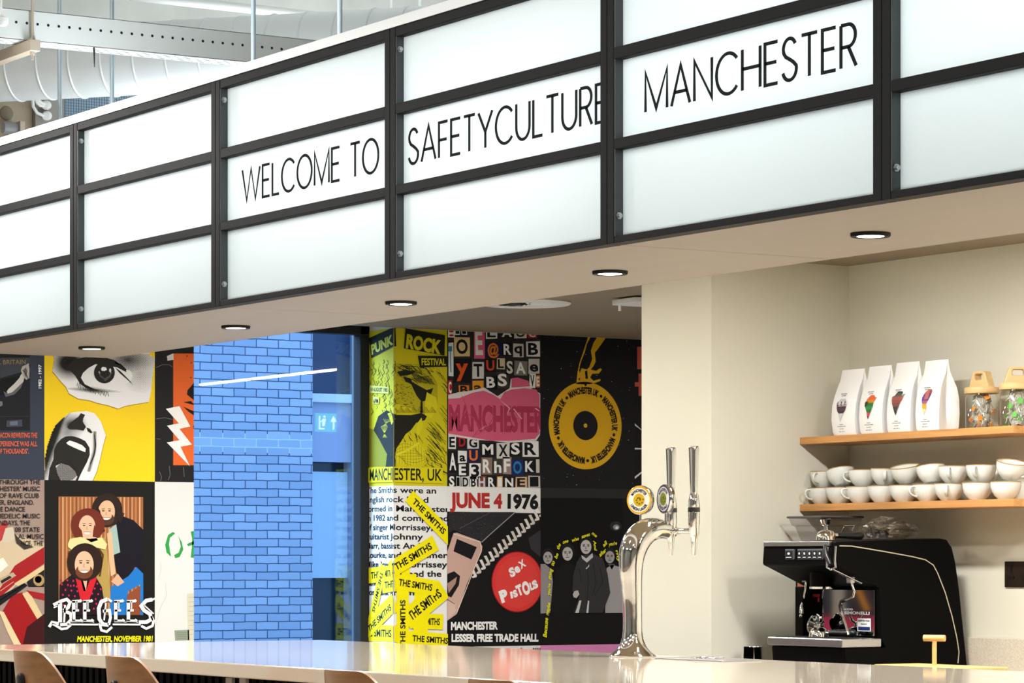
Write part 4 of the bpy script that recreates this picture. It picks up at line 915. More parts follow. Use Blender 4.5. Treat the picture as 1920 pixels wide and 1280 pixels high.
for px, py, lab in ((52, 1222, 'plywood bar stool at the far end of the bar, first in the row'), (228, 1234, 'plywood bar stool second from the far end of the bar'),
                    (648, 1257, 'plywood bar stool third from the far end, below the yellow name labels'), (925, 1275, 'plywood bar stool fourth from the far end, just its top edge showing')):
    p = onY(px, py, 3.62)
    if first: st0.location = (p.x, 3.62, 0); st0['label'] = lab; first = False
    else: dup(st0, (p.x, 3.62, 0), (0, 0, 0), lab)

# ------------------------------------------------------------------ chrome beer font
bp = onZ(1186, 1231, 1.05)
t = thing('beer_font', 'chrome swan neck beer font with two taps and two round badges on the bar', 'beer tap', (bp.x, bp.y, 1.05))
b = MB().use(M_CHROME)
b.lathe([(.0745, 0), (.076, .003), (.074, .006), (.066, .012), (.055, .021), (.045, .033), (.038, .047), (.0335, .062), (.0315, .08)], n=48); b.build('base', t, smooth=50)
pth = [(0, 0, .075), (0, 0, .12), (0, -.001, .18), (0, -.004, .24), (0, -.006, .29), (0, .0, .335), (0, .018, .372), (0, .048, .398), (0, .085, .409), (0, .115, .407), (0, .137, .40)]
rr = [.031, .0305, .031, .034, .0385, .043, .0445, .042, .036, .030, .025]
# smooth the neck path
def spline(P, Rr, k=4):
    o = []; q = []
    for i in range(len(P) - 1):
        p0, p1, p2, p3 = [Vector(P[max(0, min(len(P) - 1, i + d))]) for d in (-1, 0, 1, 2)]
        for j in range(k):
            s = j / k; o.append(.5 * ((2 * p1) + (p2 - p0) * s + (2 * p0 - 5 * p1 + 4 * p2 - p3) * s * s + (3 * p1 - p0 - 3 * p2 + p3) * s ** 3)); q.append(Rr[i] + (Rr[i + 1] - Rr[i]) * s)
    return o + [Vector(P[-1])], q + [Rr[-1]]
po, ro = spline(pth, rr)
MB().use(M_CHROME).tube(po, ro, 36).build('neck', t, smooth=60)
MB().use(M_CHROME).tube([(0, .13, .402), (0, .165, .402)], .017, 24).tube([(-.02, .150, .402), (.127, .150, .402)], .0085, 20).tube([(-.024, .150, .402), (-.014, .150, .402)], .014, 20).tube([(.03, .150, .402), (.042, .150, .402)], .0125, 20).build('header_bar', t, smooth=50)
for sx in (0.0, .127):
    tp = MB().use(M_CHROME).lathe([(.0001, .325), (.0052, .325), (.0065, .328), (.0095, .365), (.0135, .388), (.0165, .392), (.0165, .418), (.0185, .425), (.0185, .455), (.0185, .462), (.0165, .470), (.0165, .476), (.019, .482), (.0165, .505), (.0125, .523), (.0001, .523)], (sx, .150, 0), 28)
    tap = tp.build('tap', t, smooth=40)
    MB().use(M_RUBBER).lathe([(.0167, .4615), (.0195, .4625), (.0195, .4765), (.0167, .4775)], (sx, .150, 0), 28).build('collar', tap, smooth=40)
    hb = MB().use(M_CHROME); rings = []
    for z, a_, c_ in ((.515, .0105, .0095), (.54, .0115, .0105), (.60, .0135, .012), (.655, .0155, .0135), (.668, .016, .014), (.672, .0145, .0125)):
        rings.append([(sx + a_ * (abs(math.cos(q)) ** .6) * math.copysign(1, math.cos(q)), .150 + c_ * (abs(math.sin(q)) ** .6) * math.copysign(1, math.sin(q)), z) for q in [2 * PI * j / 28 for j in range(28)]])
    hb.loft(rings); hb.build('tap_handle', tap, smooth=45)
def badge(x, y, z, nx, ny, name, ringc, words2, wc, cc, lab):
    Mx = Matrix.Translation((x, y, z)) @ Matrix.Rotation(math.atan2(nx, -ny), 4, 'Z')
    # local: face towards -y, x right, z up
    R = .0475
    bb = MB().use(M_CHROME).lathe([(.0001, -.011), (R - .002, -.011), (R, -.008), (R, .006), (R - .002, .009), (.0001, .009)], n=48).xform(Matrix.Rotation(PI / 2, 4, 'X'))
    bb.tube([(0, .0, -R + .001), (0, .0, -R - .028)], .004, 12).tube([(0, 0, -R - .024), (0, 0, -R - .034)], .009, 16)
    bb.xform(Mx); body = bb.build('badge', t, smooth=40); body['label'] = lab
    f = MB(); d = -.0092
    def disc(r, c, k): f.use(ink(c)).add([Mx @ Vector((r * math.cos(2 * PI * i / 40), d - k * .0003, r * math.sin(2 * PI * i / 40))) for i in range(40)], [tuple(range(40))])
    disc(R - .002, ringc[0], 0); disc(R - .008, ringc[1], 1); disc(R * .44, cc, 2)
    for txt, up in ((words2[0], True), (words2[1], False)):
        tr, x0, x1 = text_tris(txt, .04); y0, y1 = caph(.04); kk = .0105 / (y1 - y0); wd = (x1 - x0) * kk * .72; f.use(ink(wc))
        r0 = .0255 if up else .0255 + .0105
        for q in tr:
            pts = []
            for u, v in q:
                s = (u - x0) * kk * .72 - wd / 2
                if up: an = PI / 2 - s / .0300; r = r0 + (v - y0) * kk
                else: an = -PI / 2 + s / .0300; r = r0 - (v - y0) * kk
                pts.append(Mx @ Vector((r * math.cos(an), d - .0009, r * math.sin(an))))
            f.add(pts, [(0, 1, 2)])
    random.seed(2)
    for k in range(9):
        a_ = k * .8; r = .004 + .0014 * k; f.use(ink('5a5210')).add([Mx @ Vector((r * math.cos(a_) + dx, d - .0010, r * math.sin(a_) + dz)) for dx, dz in ((-.003, -.001), (.002, -.003), (.004, .003), (-.001, .002))], [(0, 1, 2, 3)])
    f.build('badge_face', body, fix=False)
badge(-.035, .055, .502, .42, -.91, 'a', ('d9a92a', 'f0efe8'), ('MANCHESTER', 'UNION LAGER'), '16181c', 'c9a51f', 'round gold rimmed lager badge')
badge(.017, .118, .505, -.12, -.99, 'b', ('39424e', 'e6e9ec'), ('MANCHESTER', 'UNION PALE'), '4a2a5a', '7d8f2a', 'round white badge with green middle')
q = onZ(1300, 1236.5, 1.05)
dt = thing('drip_tray', 'thin steel drip tray lying on the bar beside the beer font', 'tray', (q.x, 5.5, 1.05))
MB().use(M_STEEL).box((-.16, -.075, 0), (.2, .075, .005)).build('tray', dt, bevel=.002)
MB().use(M_CHROME).torus((.02, 0, .006), .05, .002, n=40).build('rim_ring', dt, smooth=40)

# ------------------------------------------------------------------ coffee machine
mo = Vector((-8.48, 6.82, .9))
cm = thing('coffee_machine', 'black espresso machine with chrome trim on the stone worktop', 'coffee machine', mo)
def rel(p): return tuple(Vector(p) - mo)
M_MB = mat('satin_black_panel', '080808', .42, spec=.04)
X0, X1 = -8.69, -8.27
prof = [(6.516, 1.424), (6.98, 1.437), (7.012, 1.432), (7.035, 1.405), (7.052, 1.35), (7.07, 1.25), (7.09, 1.10), (7.105, .99), (7.105, .93), (6.60, .93), (6.572, .955), (6.556, 1.0), (6.55, 1.054), (6.735, 1.054), (6.712, 1.085), (6.706, 1.262), (6.54, 1.332), (6.514, 1.342), (6.51, 1.35)]
MB().use(M_MB).prism(prof, lambda u, v, d: rel((d, u, v)), X0, X1).build('body', cm, bevel=.005)
b = MB().use(M_STEEL).box(rel((X0 + .012, 6.506, 1.409)), rel((X1 - .03, 6.52, 1.4255))); b.build('front_strip', cm, bevel=.0015)
tr = MB().use(M_STEEL).box(rel((X0 - .004, 6.535, 1.0565)), rel((X1 + .003, 6.712, 1.0865))).build('drip_tray', cm, bevel=.004)
MB().use(M_MB).box(rel((X0 + .002, 6.655, 1.087)), rel((X0 + .05, 6.712, 1.265))).build('side_column', cm, bevel=.003)
g = MB().use(M_BLACK).box(rel((X0 + .02, 6.555, 1.0865)), rel((X1 - .02, 6.70, 1.0885)))
g.build('drip_grid', tr)
sp = MB().use(mat('mirror_backsplash', 'c9c9cc', .04, 1.0)).box(rel((-8.640, 6.700, 1.094)), rel((X1 - .022, 6.707, 1.255))).build('backsplash', cm, bevel=.001)
b = MB().use(ink('e9e9ea'))
def ztext(mb, txt, x0, x1, y, z, h, bold=.03):
    for q in text_fit(txt, x1 - x0, h, bold): mb.add([rel((x0 + u, y, z + v)) for u, v in q], [(0, 1, 2)])
ztext(b, 'NUOVA', -8.46, -8.41, 6.6992, 1.182, .008); ztext(b, 'SIMONELLI', -8.46, -8.318, 6.6992, 1.168, .011)
b.use(ink('a01822')).add([rel((-8.645, 6.6993, 1.228)), rel((-8.60, 6.6993, 1.228)), rel((-8.60, 6.6993, 1.238)), rel((-8.645, 6.6993, 1.238))], [(0, 1, 2, 3)]).add([rel((-8.612, 6.6993, 1.21)), rel((-8.602, 6.6993, 1.21)), rel((-8.602, 6.6993, 1.226)), rel((-8.612, 6.6993, 1.226))], [(0, 1, 2, 3)])
b.use(ink('f0f1f2')).add([rel((-8.385, 6.699, 1.11)), rel((-8.31, 6.699, 1.11)), rel((-8.31, 6.699, 1.155)), rel((-8.385, 6.699, 1.155))], [(0, 1, 2, 3)])
b.use(ink('1b2f66')).add([rel((-8.38, 6.6985, 1.113)), rel((-8.315, 6.6985, 1.113)), rel((-8.315, 6.6985, 1.126)), rel((-8.38, 6.6985, 1.126))], [(0, 1, 2, 3)])
b.use(ink('2b2b30')); ztext(b, 'REGISTER YOUR', -8.38, -8.315, 6.6984, 1.144, .006); ztext(b, 'PRODUCT', -8.365, -8.33, 6.6984, 1.133, .005)
b.build('backsplash_print', sp, fix=False)
# button groups
M_KEY = mat('grey_keypad', '42474b', .5)
def keyx(px): return onY(px, 1040, 6.51).x
for xa, xb, n in ((1474, 1490, 1), (1497, 1545, 5)):
    xa, xb = keyx(xa), keyx(xb); z0, z1 = 1.362, 1.399
    kp = MB().use(M_KEY).box(rel((xa, 6.5045, z0)), rel((xb, 6.514, z1))).build('keypad', cm, bevel=.002)
    for k in range(n):
        u0 = xa + (xb - xa) * (k + .12) / n; u1 = xa + (xb - xa) * (k + .88) / n
        kb = MB().use(M_BLACK).box(rel((u0, 6.5025, z0 + .004)), rel((u1, 6.506, z1 - .007)))
        m_ = (u0 + u1) / 2; d = (u1 - u0) * .22
        kb.use(ink('dfe4e8')).add([rel((m_ + d * math.cos(a_), 6.5021, z0 + .021 + .0045 * math.sin(a_))) for a_ in [PI * j / 4 + .2 * k for j in range(8)]], [tuple(range(8))])
        kb.add([rel((u0 + .003, 6.5021, z0 + .006)), rel((u1 - .003, 6.5021, z0 + .006)), rel((u1 - .003, 6.5021, z0 + .009)), rel((u0 + .003, 6.5021, z0 + .009))], [(0, 1, 2, 3)])
        kb.build('key', kp, fix=False)
# chrome lever frame on the right end of the head
xl = keyx(1563)
lv = MB().use(M_CHROME)
lv.tube([rel(q) for q in ((xl - .022, 6.502, 1.405), (xl - .022, 6.498, 1.36), (xl - .024, 6.50, 1.335), (xl, 6.50, 1.326), (xl + .024, 6.50, 1.335), (xl + .022, 6.498, 1.36), (xl + .022, 6.502, 1.408))], .0038, 12)
lv = lv.build('lever_frame', cm, smooth=50)
MB().use(M_RUBBER).tube([rel((xl - .032, 6.497, 1.41)), rel((xl - .01, 6.486, 1.375)), rel((xl + .006, 6.49, 1.345))], [.007, .009, .008], 14).build('steam_lever', lv, smooth=50)
MB().use(M_CHROME).tube([rel((X1 - .02, 6.508, 1.330)), rel((X1 - .012, 6.60, 1.292)), rel((X1 - .012, 6.63, 1.280))], [(.010, .004)] * 3, 10).build('chrome_rail', cm, smooth=40)
pts = [(1574, 1023), (1597, 1023.5), (1660, 1034), (1710, 1043), (1735, 1049), (1750, 1059), (1758, 1074), (1772, 1110), (1785, 1155), (1794, 1195), (1798, 1222), (1796, 1243)]
MB().use(mat('champagne_trim', 'd9d2bf', .3, .7)).tube([rel(onX(x, y, X1 + .001)) for x, y in pts], .0022, 8).build('side_trim', cm, smooth=50)
gh = MB().use(M_MB).lathe([(.0001, 1.335), (.042, 1.335), (.042, 1.262), (.036, 1.258), (.0001, 1.258)], rel((-8.48, 6.615, 0))[0:2] + (-.9,), 32).build('group_head', cm, smooth=40)
MB().use(M_CHROME).lathe([(.03, 1.2575), (.044, 1.2585), (.0445, 1.266), (.042, 1.267)], rel((-8.48, 6.615, 0))[0:2] + (-.9,), 32).build('group_ring', gh, smooth=40)
def wand(path, name='steam_wand', r=.0042):
    return MB().use(M_CHROME).tube([rel(q) for q in path], r, 12).build(name, cm, smooth=50)
wl = wand([onY(1512, 1083, 6.66), onY(1510, 1105, 6.66), onY(1505, 1130, 6.66), onY(1502.5, 1152, 6.655)])
MB().use(M_CHROME).tube([rel(onY(1506, 1129, 6.66)), rel(onY(1504.5, 1136, 6.66)), rel(onY(1503, 1150, 6.655))], [.006, .010, .009], 14).lathe([(.0001, .008), (.006, .005), (.0075, 0), (.006, -.005), (.0001, -.0075)], rel(onY(1502.3, 1154, 6.655)), 14).build('wand_tip', wl, smooth=50)
MB().use(M_STEEL).box(rel(Vector(onY(1512, 1086, 6.66)) - Vector((.012, .012, .01))), rel(Vector(onY(1512, 1086, 6.66)) + Vector((.012, .012, .02)))).build('wand_joint', wl, bevel=.003)
wr = wand([onY(1596, 1086, 6.6), onY(1598, 1096, 6.6), onY(1602, 1108, 6.6), onY(1600, 1118, 6.6), onY(1590, 1123, 6.6), onY(1580, 1126, 6.6), onY(1576, 1136, 6.6), onY(1578, 1146, 6.6), onY(1585, 1168, 6.6), onY(1591, 1190, 6.6)])
MB().use(M_RUBBER).tube([rel(onY(x, y, 6.6)) for x, y in ((1585, 1124), (1578, 1127), (1575.5, 1136), (1578, 1146))], .0075, 12).build('wand_grip', wr, smooth=50)
MB().use(M_STEEL).box(rel(Vector(onY(1595, 1087, 6.6)) - Vector((.011, .011, .011))), rel(Vector(onY(1595, 1087, 6.6)) + Vector((.011, .011, .012)))).build('wand_joint', wr, bevel=.003)
for sx in (X0 + .04, X1 - .04):
    for sy in (6.64, 7.05): MB().use(M_RUBBER).lathe([(.018, 0), (.02, .003), (.016, .031)], rel((sx, sy, .9)), 16, cap=True).build('foot', cm, smooth=40)
cr = MB().use(M_CHROME)
cr.tube([rel(q) for q in (onY(1577, 1000, 6.74), onY(1584, 985.5, 6.74), onY(1602, 985, 6.76), onY(1632, 986, 6.98), onY(1636, 1004, 6.98))], .0022, 8).tube([rel(q) for q in (onY(1597, 996, 6.72), onY(1602, 985, 6.76))], .0022, 8)
cr.build('cup_rail', cm, smooth=50)

# two portafilters lying upside down, spouts up
def make_portafilter():
    t = thing('portafilter', 'x', 'portafilter', (0, 0, 0), 0, 'chrome portafilters on the coffee machine')
    MB().use(M_CHROME).lathe([(.0001, .034), (.014, .034), (.026, .029), (.033, .018), (.035, .008), (.036, 0), (.030, 0), (.028, .01), (.0001, .012)], n=32).tube([(0, .03, .014), (0, .05, .015)], [.009, .008], 14).build('bowl', t, smooth=45)
    MB().use(M_CHROME).tube([(0, 0, .032), (0, 0, .048)], .0075, 14).tube([(-.022, -.004, .070), (-.017, -.002, .057), (-.006, 0, .048), (.006, 0, .048), (.017, -.002, .057), (.024, -.004, .073)], [(.009, .003), (.009, .004), (.008, .005), (.008, .005), (.009, .004), (.009, .003)], 14).build('spout', t, smooth=50)
    po, ro = spline([(0, .045, .015), (0, .07, .015), (0, .11, .014), (0, .14, .015), (0, .152, .015)], [.0085, .0105, .0125, .015, .006])
    MB().use(M_RUBBER).tube(po, ro, 18).build('handle', t, smooth=50)
    return t
pf = make_portafilter(); p = onY(1549, 1012, 6.60); pf.location = (p.x, 6.60, 1.4315); pf.rotation_euler = (0, 0, math.radians(-8)); pf['label'] = 'chrome portafilter with black handle upside down on top of the coffee machine'
p2 = onY(1529, 1190, 6.60)
dup(pf, (p2.x, 6.615, 1.0886), (0, 0, math.radians(-70)), 'chrome portafilter with black handle upside down on the drip tray')
fb = thing('filter_basket', 'round chrome filter basket leaning on the backsplash above the drip tray', 'basket', (-8.56, 6.665, 1.0886))
MB().use(M_CHROME).lathe([(.0001, 0), (.028, 0), (.034, .022), (.037, .024), (.037, .026), (.032, .0235), (.026, .003), (.0001, .003)], n=32).xform(Matrix.Translation((0, .0, .0375)) @ Matrix.Rotation(math.radians(72), 4, 'X')).build('basket', fb, smooth=45)

# plastic bag on top of the machine
random.seed(4)
bm = bmesh.new(); bmesh.ops.create_icosphere(bm, subdivisions=4, radius=1)
from mathutils import noise
for v in bm.verts:
    d = v.co.copy(); k = 1 + .30 * noise.noise(d * 2.4) + .30 * abs(noise.noise(d * 5 + Vector((3, 1, 2)))) + .10 * noise.noise(d * 11)
    x, y, z = d.x * .05 * k, d.y * .085 * k, d.z * .042 * k
    if d.y > .2: y += (d.y - .2) * .075; z *= 1 - .75 * max(0, d.y - .25); x *= 1 - .3 * max(0, d.y - .3)
    v.co = (x, y, max(z + .030, .001))
me = bpy.data.meshes.new('plastic_bag'); bm.to_mesh(me); bm.free()
me.materials.append(glassy('clear_plastic_film', (.90, .92, .94), 1.45, .14, .20))
bag = bpy.data.objects.new('plastic_bag', me); COL.objects.link(bag); p = onY(1662, 1000, 6.86)
bag.location = (p.x, 6.86, 1.436); tag(bag, 'crumpled clear plastic bag on top of the coffee machine', 'bag')
fb2 = thing('filter_basket', 'chrome filter basket inside the clear plastic bag', 'basket', (p.x, 6.84, 1.4385))
MB().use(M_CHROME).lathe([(.0001, 0), (.022, 0), (.028, .03), (.031, .032), (.026, .031), (.02, .003), (.0001, .003)], n=28).build('basket', fb2, smooth=45)

# grinder beside the machine
gr = thing('coffee_grinder', 'black coffee grinder with orange display between the pier and the coffee machine', 'grinder', (-8.78, 6.9, .9))
MB().use(M_MB).prism([(-.10, .0), (.13, .0), (.13, .50), (-.06, .51), (-.10, .45), (-.128, .40), (-.128, .325), (-.10, .29)], lambda u, v, d: (d, u, v), -.06, .06).build('body', gr, bevel=.006)
MB().use(mat('orange_display', 'c8705a', .4)).add([(-.045, -.1288, .33), (.045, -.1288, .33), (.045, -.1288, .395), (-.045, -.1288, .395)], [(0, 1, 2, 3)]).build('display', gr, fix=False)
MB().use(glassy('smoky_plastic', (.78, .76, .78), 1.45, .03, .05)).loft([[(x, y, z) for x, y in ((x0, y0), (x1, y0), (x1, y1), (x0, y1))] for x0, x1, y0, y1, z in ((-.10, .05, -.06, .06, .515), (-.118, .056, -.085, .075, .585), (-.126, .059, -.093, .083, .588), (-.138, .060, -.10, .09, .618))], cap=False).build('hopper', gr)
MB().use(mat('dark_smoky_rim', '4d4a50', .3)).tube([(-.140, -.102, .618), (.061, -.102, .618), (.061, .092, .618), (-.140, .092, .618), (-.140, -.102, .618)], .004, 8).build('hopper_rim', gr)

# ------------------------------------------------------------------ cups
M_CUP = mat('white_glaze', 'dcdfda', .22, spec=.5); M_RIM = mat('brown_rim_glaze', 'a3804f', .4)
def make_cup():
    t = thing('coffee_cup', 'x', 'cup', (0, 0, 0), 0, 'white cups stacked on the lower shelf')
    b = MB().use(M_CUP)
    outer = [(.0001, 0), (.027, 0), (.029, .002), (.031, .005), (.040, .014), (.0475, .027), (.0515, .042), (.0528, .058)]
    inner = [(.0505, .058), (.049, .042), (.045, .028), (.037, .014), (.024, .006), (.0001, .005)]
    b.lathe(outer, n=36).use(M_RIM).lathe([(.0528, .058), (.0526, .0608), (.0515, .0615), (.0505, .0606), (.0505, .058)], n=36).use(M_CUP).lathe(inner, n=36)
    b.build('bowl', t, smooth=50, fix=False)
    po, ro = spline([(.049, 0, .051), (.062, 0, .053), (.073, 0, .047), (.074, 0, .035), (.064, 0, .023), (.045, 0, .017)], [.005] * 6)
    MB().use(M_CUP).tube(po, [(.0062, .0036)] * len(po), 12).build('handle', t, smooth=50)
    return t
cup0 = make_cup(); used = [False]
def put_cup(x, y, z, hz, lab, tx=0, ty=0):
    rot = Matrix.Rotation(math.radians(tx), 4, 'X') @ Matrix.Rotation(math.radians(ty), 4, 'Y') @ Matrix.Rotation(math.radians(hz), 4, 'Z')
    e = rot.to_euler()
    if not used[0]: cup0.location = (x, y, z); cup0.rotation_euler = e; cup0['label'] = lab; used[0] = True
    else: dup(cup0, (x, y, z), e, lab)
YF = 6.973; N = ['first', 'second', 'third', 'fourth', 'fifth', 'sixth', 'seventh', 'eighth', 'ninth']
low = [(1541, -95), (1573, 135), (1613, -105), (1654, 135), (1695, 130), (1739, -100), (1780, -50), (1833, 135), (1886, 130)]
xs = []
for i, (px, hz) in enumerate(low):
    x = onY(px, 925, YF).x
    if xs: x = max(x, xs[-1] + .108)
    xs.append(x)
    put_cup(x, YF, ZSH2, hz, 'white cup, %s from the pier in the front row standing on the lower shelf' % N[i])
for i in (0, 2, 4, 6):
    put_cup(xs[i] + .0575, 7.087, ZSH2, 8, 'white cup, %s from the pier in the back row standing on the lower shelf' % N[i // 2])
top = [(.006, -70, 0, 0), (.006, 95, 0, -13), (.008, -150, 0, 0), (.008, -40, 0, 3), (.008, 140, 12, 3), (.020, 60, 0, -9), (.014, -55, 0, 0), (.012, -62, 0, 0), (.012, 20, 2, 14)]
for i, (dx, hz, tx, ty) in enumerate(top):
    dz = .0617 + (abs(math.sin(math.radians(tx))) + abs(math.sin(math.radians(ty)))) * .03
    put_cup(xs[i] + dx, YF + .006 + (.012 if tx > 20 else 0), ZSH2 + dz, hz, 'white cup, %s from the pier in the upper front row, resting on the cups below' % N[i], tx, ty)
for i in (0, 2, 4, 6):
    put_cup(xs[i] + .0575, 7.088, ZSH2 + .0617, -8, 'white cup, %s from the pier in the upper back row, behind the upper front row' % N[i // 2])

# ------------------------------------------------------------------ coffee bags
M_BAG = mat('white_foil_bag', 'f2f3f4', .4)
def coffee_bag(px, pxe, ztop, art, lab, bulge):
    p = onY(px, 815, 6.935); q = onY(pxe, 812, 6.935); wd = q.x - p.x; H = ztop; D = .085
    t = thing('coffee_bag', lab, 'coffee bag', (p.x + wd / 2, 6.935, ZSH1), 0, 'white coffee bags on the upper shelf')
    h = wd / 2
    lv = [(0, .93, 0, D, .008), (.012, .97, -.004, D + .004, .008), (.06, 1.0, -.006 - bulge, D + .006, .016), (.11, 1.0, -.002 - bulge, D + .004, .02), (.15, .98, .006, D - .004, .018), (.18, .96, .018, D - .02, .012), (.205, .95, .030, D - .034, .005), (H - .01, .94, .038, D - .042, .0015), (H, .94, .040, D - .0425, .0008)]
    rings = []
    for z, s, y0, y1, gus in lv:
        a = h * s; m = (y0 + y1) / 2; c = min(.006, (y1 - y0) * .3); r = []
        for k in range(9): u = -1 + k / 4; r.append((a * u, y0 - .003 * (1 - u * u) + (c if abs(u) == 1 else 0) * .3, z))
        r += [(a - gus * .25, y0 + (m - y0) * .5, z), (a - gus, m, z), (a - gus * .25, y1 - (y1 - m) * .5, z)]
        for k in range(9): u = 1 - k / 4; r.append((a * u, y1 + .003 * (1 - u * u), z))
        r += [(-a + gus * .25, y1 - (y1 - m) * .5, z), (-a + gus, m, z), (-a + gus * .25, y0 + (m - y0) * .5, z)]
        rings.append(r)
    MB().use(M_BAG).loft(rings).build('pouch', t, smooth=38)
    def front(u, z):   # point just proud of the front face
        for i in range(len(lv) - 1):
            if lv[i][0] <= z <= lv[i + 1][0]:
                f = (z - lv[i][0]) / (lv[i + 1][0] - lv[i][0]); y = lv[i][2] * (1 - f) + lv[i + 1][2] * f; s = lv[i][1] * (1 - f) + lv[i + 1][1] * f
                return (u, y - .003 * (1 - (u / (h * s)) ** 2) - .0011, z)
        return (u, 0, z)
    pb = MB(); cx = -.006; lay = [0]
    def pl(pts, c):
        pb.use(ink(c)); lay[0] += 1
        for tri in tessellate_polygon([[Vector((u, v, 0)) for u, v in pts]]):
            vs = []
            for i in tri:
                a_ = front(cx + pts[i][0], pts[i][1]); vs.append((a_[0], a_[1] - lay[0] * .00025, a_[2]))
            pb.add(vs, [(0, 1, 2)])
    # split the cone into bands so that it follows the curved face
    art(pl)
    def tx(s, w_, h_, z, c='55555a'):
        pb.use(ink(c))
        for tri in text_fit(s, w_, h_, .02): pb.add([front(cx - w_ / 2 + u, z + v) for u, v in tri], [(0, 1, 2)])
    tx('MANCHESTER', .034, .0045, .150); tx('COFFEE', .026, .0045, .143); tx('ORIGIN', .02, .003, .038); tx('WHOLE BEAN COFFEE', .05, .003, .031); tx('ROASTED', .024, .003, .022); tx('NET 227 G', .034, .003, .012)
    pb.build('printed_label', t, fix=False)
def bands(pl, outline, cols):
    """outline: list of (z, left, right) from top to bottom; cols one colour per band"""
    for i in range(len(outline) - 1):
        (z0, l0, r0), (z1, l1, r1) = outline[i], outline[i + 1]
        pl([(l0, z0), (r0, z0), (r1, z1), (l1, z1)], cols[i % len(cols)])
def art_a(pl):
    bands(pl, [(.134, -.012, .012), (.128, -.021, .021), (.118, -.027, .027), (.112, -.028, .028)], ['c9c7c8'])
    pl([(-.034, .121), (-.028, .106), (.028, .106), (.036, .122), (.03, .112), (.018, .110), (.0, .108)], 'b9b5b8')
    bands(pl, [(.112, -.028, .028), (.10, -.027, .027), (.088, -.022, .022), (.08, -.012, .012)], ['4a3a42', '54414a', '3f3138'])
    for k in range(5): pl([(-.026 + k * .011, .124), (-.021 + k * .011, .124), (-.022 + k * .011, .109), (-.025 + k * .011, .109)], ['57454e', 'e9e9ea'][k % 2])
    bands(pl, [(.080, -.013, .013), (.062, -.006, .006), (.048, -.0004, .0004)], ['cfcfd1'])
def art_b(pl):
    bands(pl, [(.140, .004, .02), (.132, -.008, .03), (.122, -.018, .03), (.112, -.024, .026), (.10, -.022, .024), (.088, -.014, .018), (.076, -.008, .012), (.064, -.005, .006), (.052, 0, .0006)], ['d9603a', 'd9603a', 'c98a2e', '3f6e3a', '2f8a46', '3a6a3c', 'c0475a', '5a4a50'])
    pl([(.026, .128), (.042, .132), (.03, .124)], 'd9603a'); pl([(-.02, .116), (-.004, .118), (-.012, .098), (-.022, .10)], '3d3a38')
def art_c(pl):
    bands(pl, [(.146, .004, .024), (.140, -.008, .028), (.132, -.016, .022), (.128, -.03, .034), (.116, -.03, .03), (.104, -.026, .020), (.092, -.020, .014), (.078, -.012, .006), (.06, -.0006, .0006)], ['3a3f3c', '4a5a50', '6e5a58', 'a8605a', '9a5552', '86504e', '4a4448', '3a363c'])
    pl([(.026, .134), (.046, .136), (.03, .128)], '8a8a8c')
    for k in range(6): pl([(-.024 + k * .002, .126 - k * .006), (.024 - k * .002, .128 - k * .006), (.024 - k * .002, .1272 - k * .006), (-.024 + k * .002, .1252 - k * .006)], '5a4a4c')
def art_d(pl):
    bands(pl, [(.146, .012, .026), (.140, .0, .030), (.130, -.012, .028), (.118, -.02, .022), (.106, -.02, .014), (.096, -.016, .006), (.09, -.012, .002)], ['a8664a', '8a4a5a', '6a4a8a', '5a4496', '9a5a7a', 'd98a3a'])
    bands(pl, [(.09, -.016, .008), (.076, -.012, .006), (.056, -.003, .0)], ['e0a83a', 'd9d3a0']); pl([(.0, .140), (.02, .142), (.016, .112), (-.006, .108)], 'b0645c')
for px, pxe, zt, a_, lab, bu in ((1562, 1606, .243, art_a, 'white coffee bag with a dark cup drawing, next to the pier', .004), (1613, 1656, .247, art_b, 'white coffee bag with a green and orange bird shaped cone', .002), (1664, 1708, .252, art_c, 'white coffee bag with a striped red and grey cone', .0), (1718, 1762, .250, art_d, 'white coffee bag with a purple and orange cone, next to the jar', .0)):
    coffee_bag(px, pxe, zt, a_, lab, bu)

# ------------------------------------------------------------------ tea jars
M_JAR = glassy('jar_glass', (.96, .98, .97), 1.45, .0, .02); M_LID = mat('pale_wood_lid', 'cfae79', .5, var=.12, scale=(12, 12, 60))
bag_proto = [None]
def make_teabag(tagc):
    t = thing('tea_bag', 'x', 'tea bag', (0, 0, 0), 0, 'tea bags in the ' + ('orange' if tagc == 'e08a2a' else 'green') + ' tag jar')
    random.seed(len(tagc) + ord(tagc[0])); s = .0205; rings = []
    for k, (f, th) in enumerate(((.0, .0004), (.2, .005), (.5, .009), (.8, .006), (1, .0004))):
        y = -s + 2 * s * f; rings.append([(s * (.9 + .1 * math.sin(5 * a_ + k)) * math.cos(a_), y, th * math.sin(a_)) for a_ in [2 * PI * j / 10 for j in range(10)]])
    MB().use(mat('tea_bag_mesh', 'a09b90', .6, var=.35, scale=(120, 120, 120))).loft(rings).build('pouch', t, smooth=60)
    MB().use(mat('white_string', 'e3e1da', .7)).tube([(0, s, 0), (.012, s * .6, .012), (.02, -.002, .014), (.012, -.012, .018)], .0008, 5).build('string', t)
    MB().use(mat('tag_' + tagc, tagc, .6)).box((.003, -.023, .0175), (.021, -.005, .0185)).build('paper_tag', t)
    return t
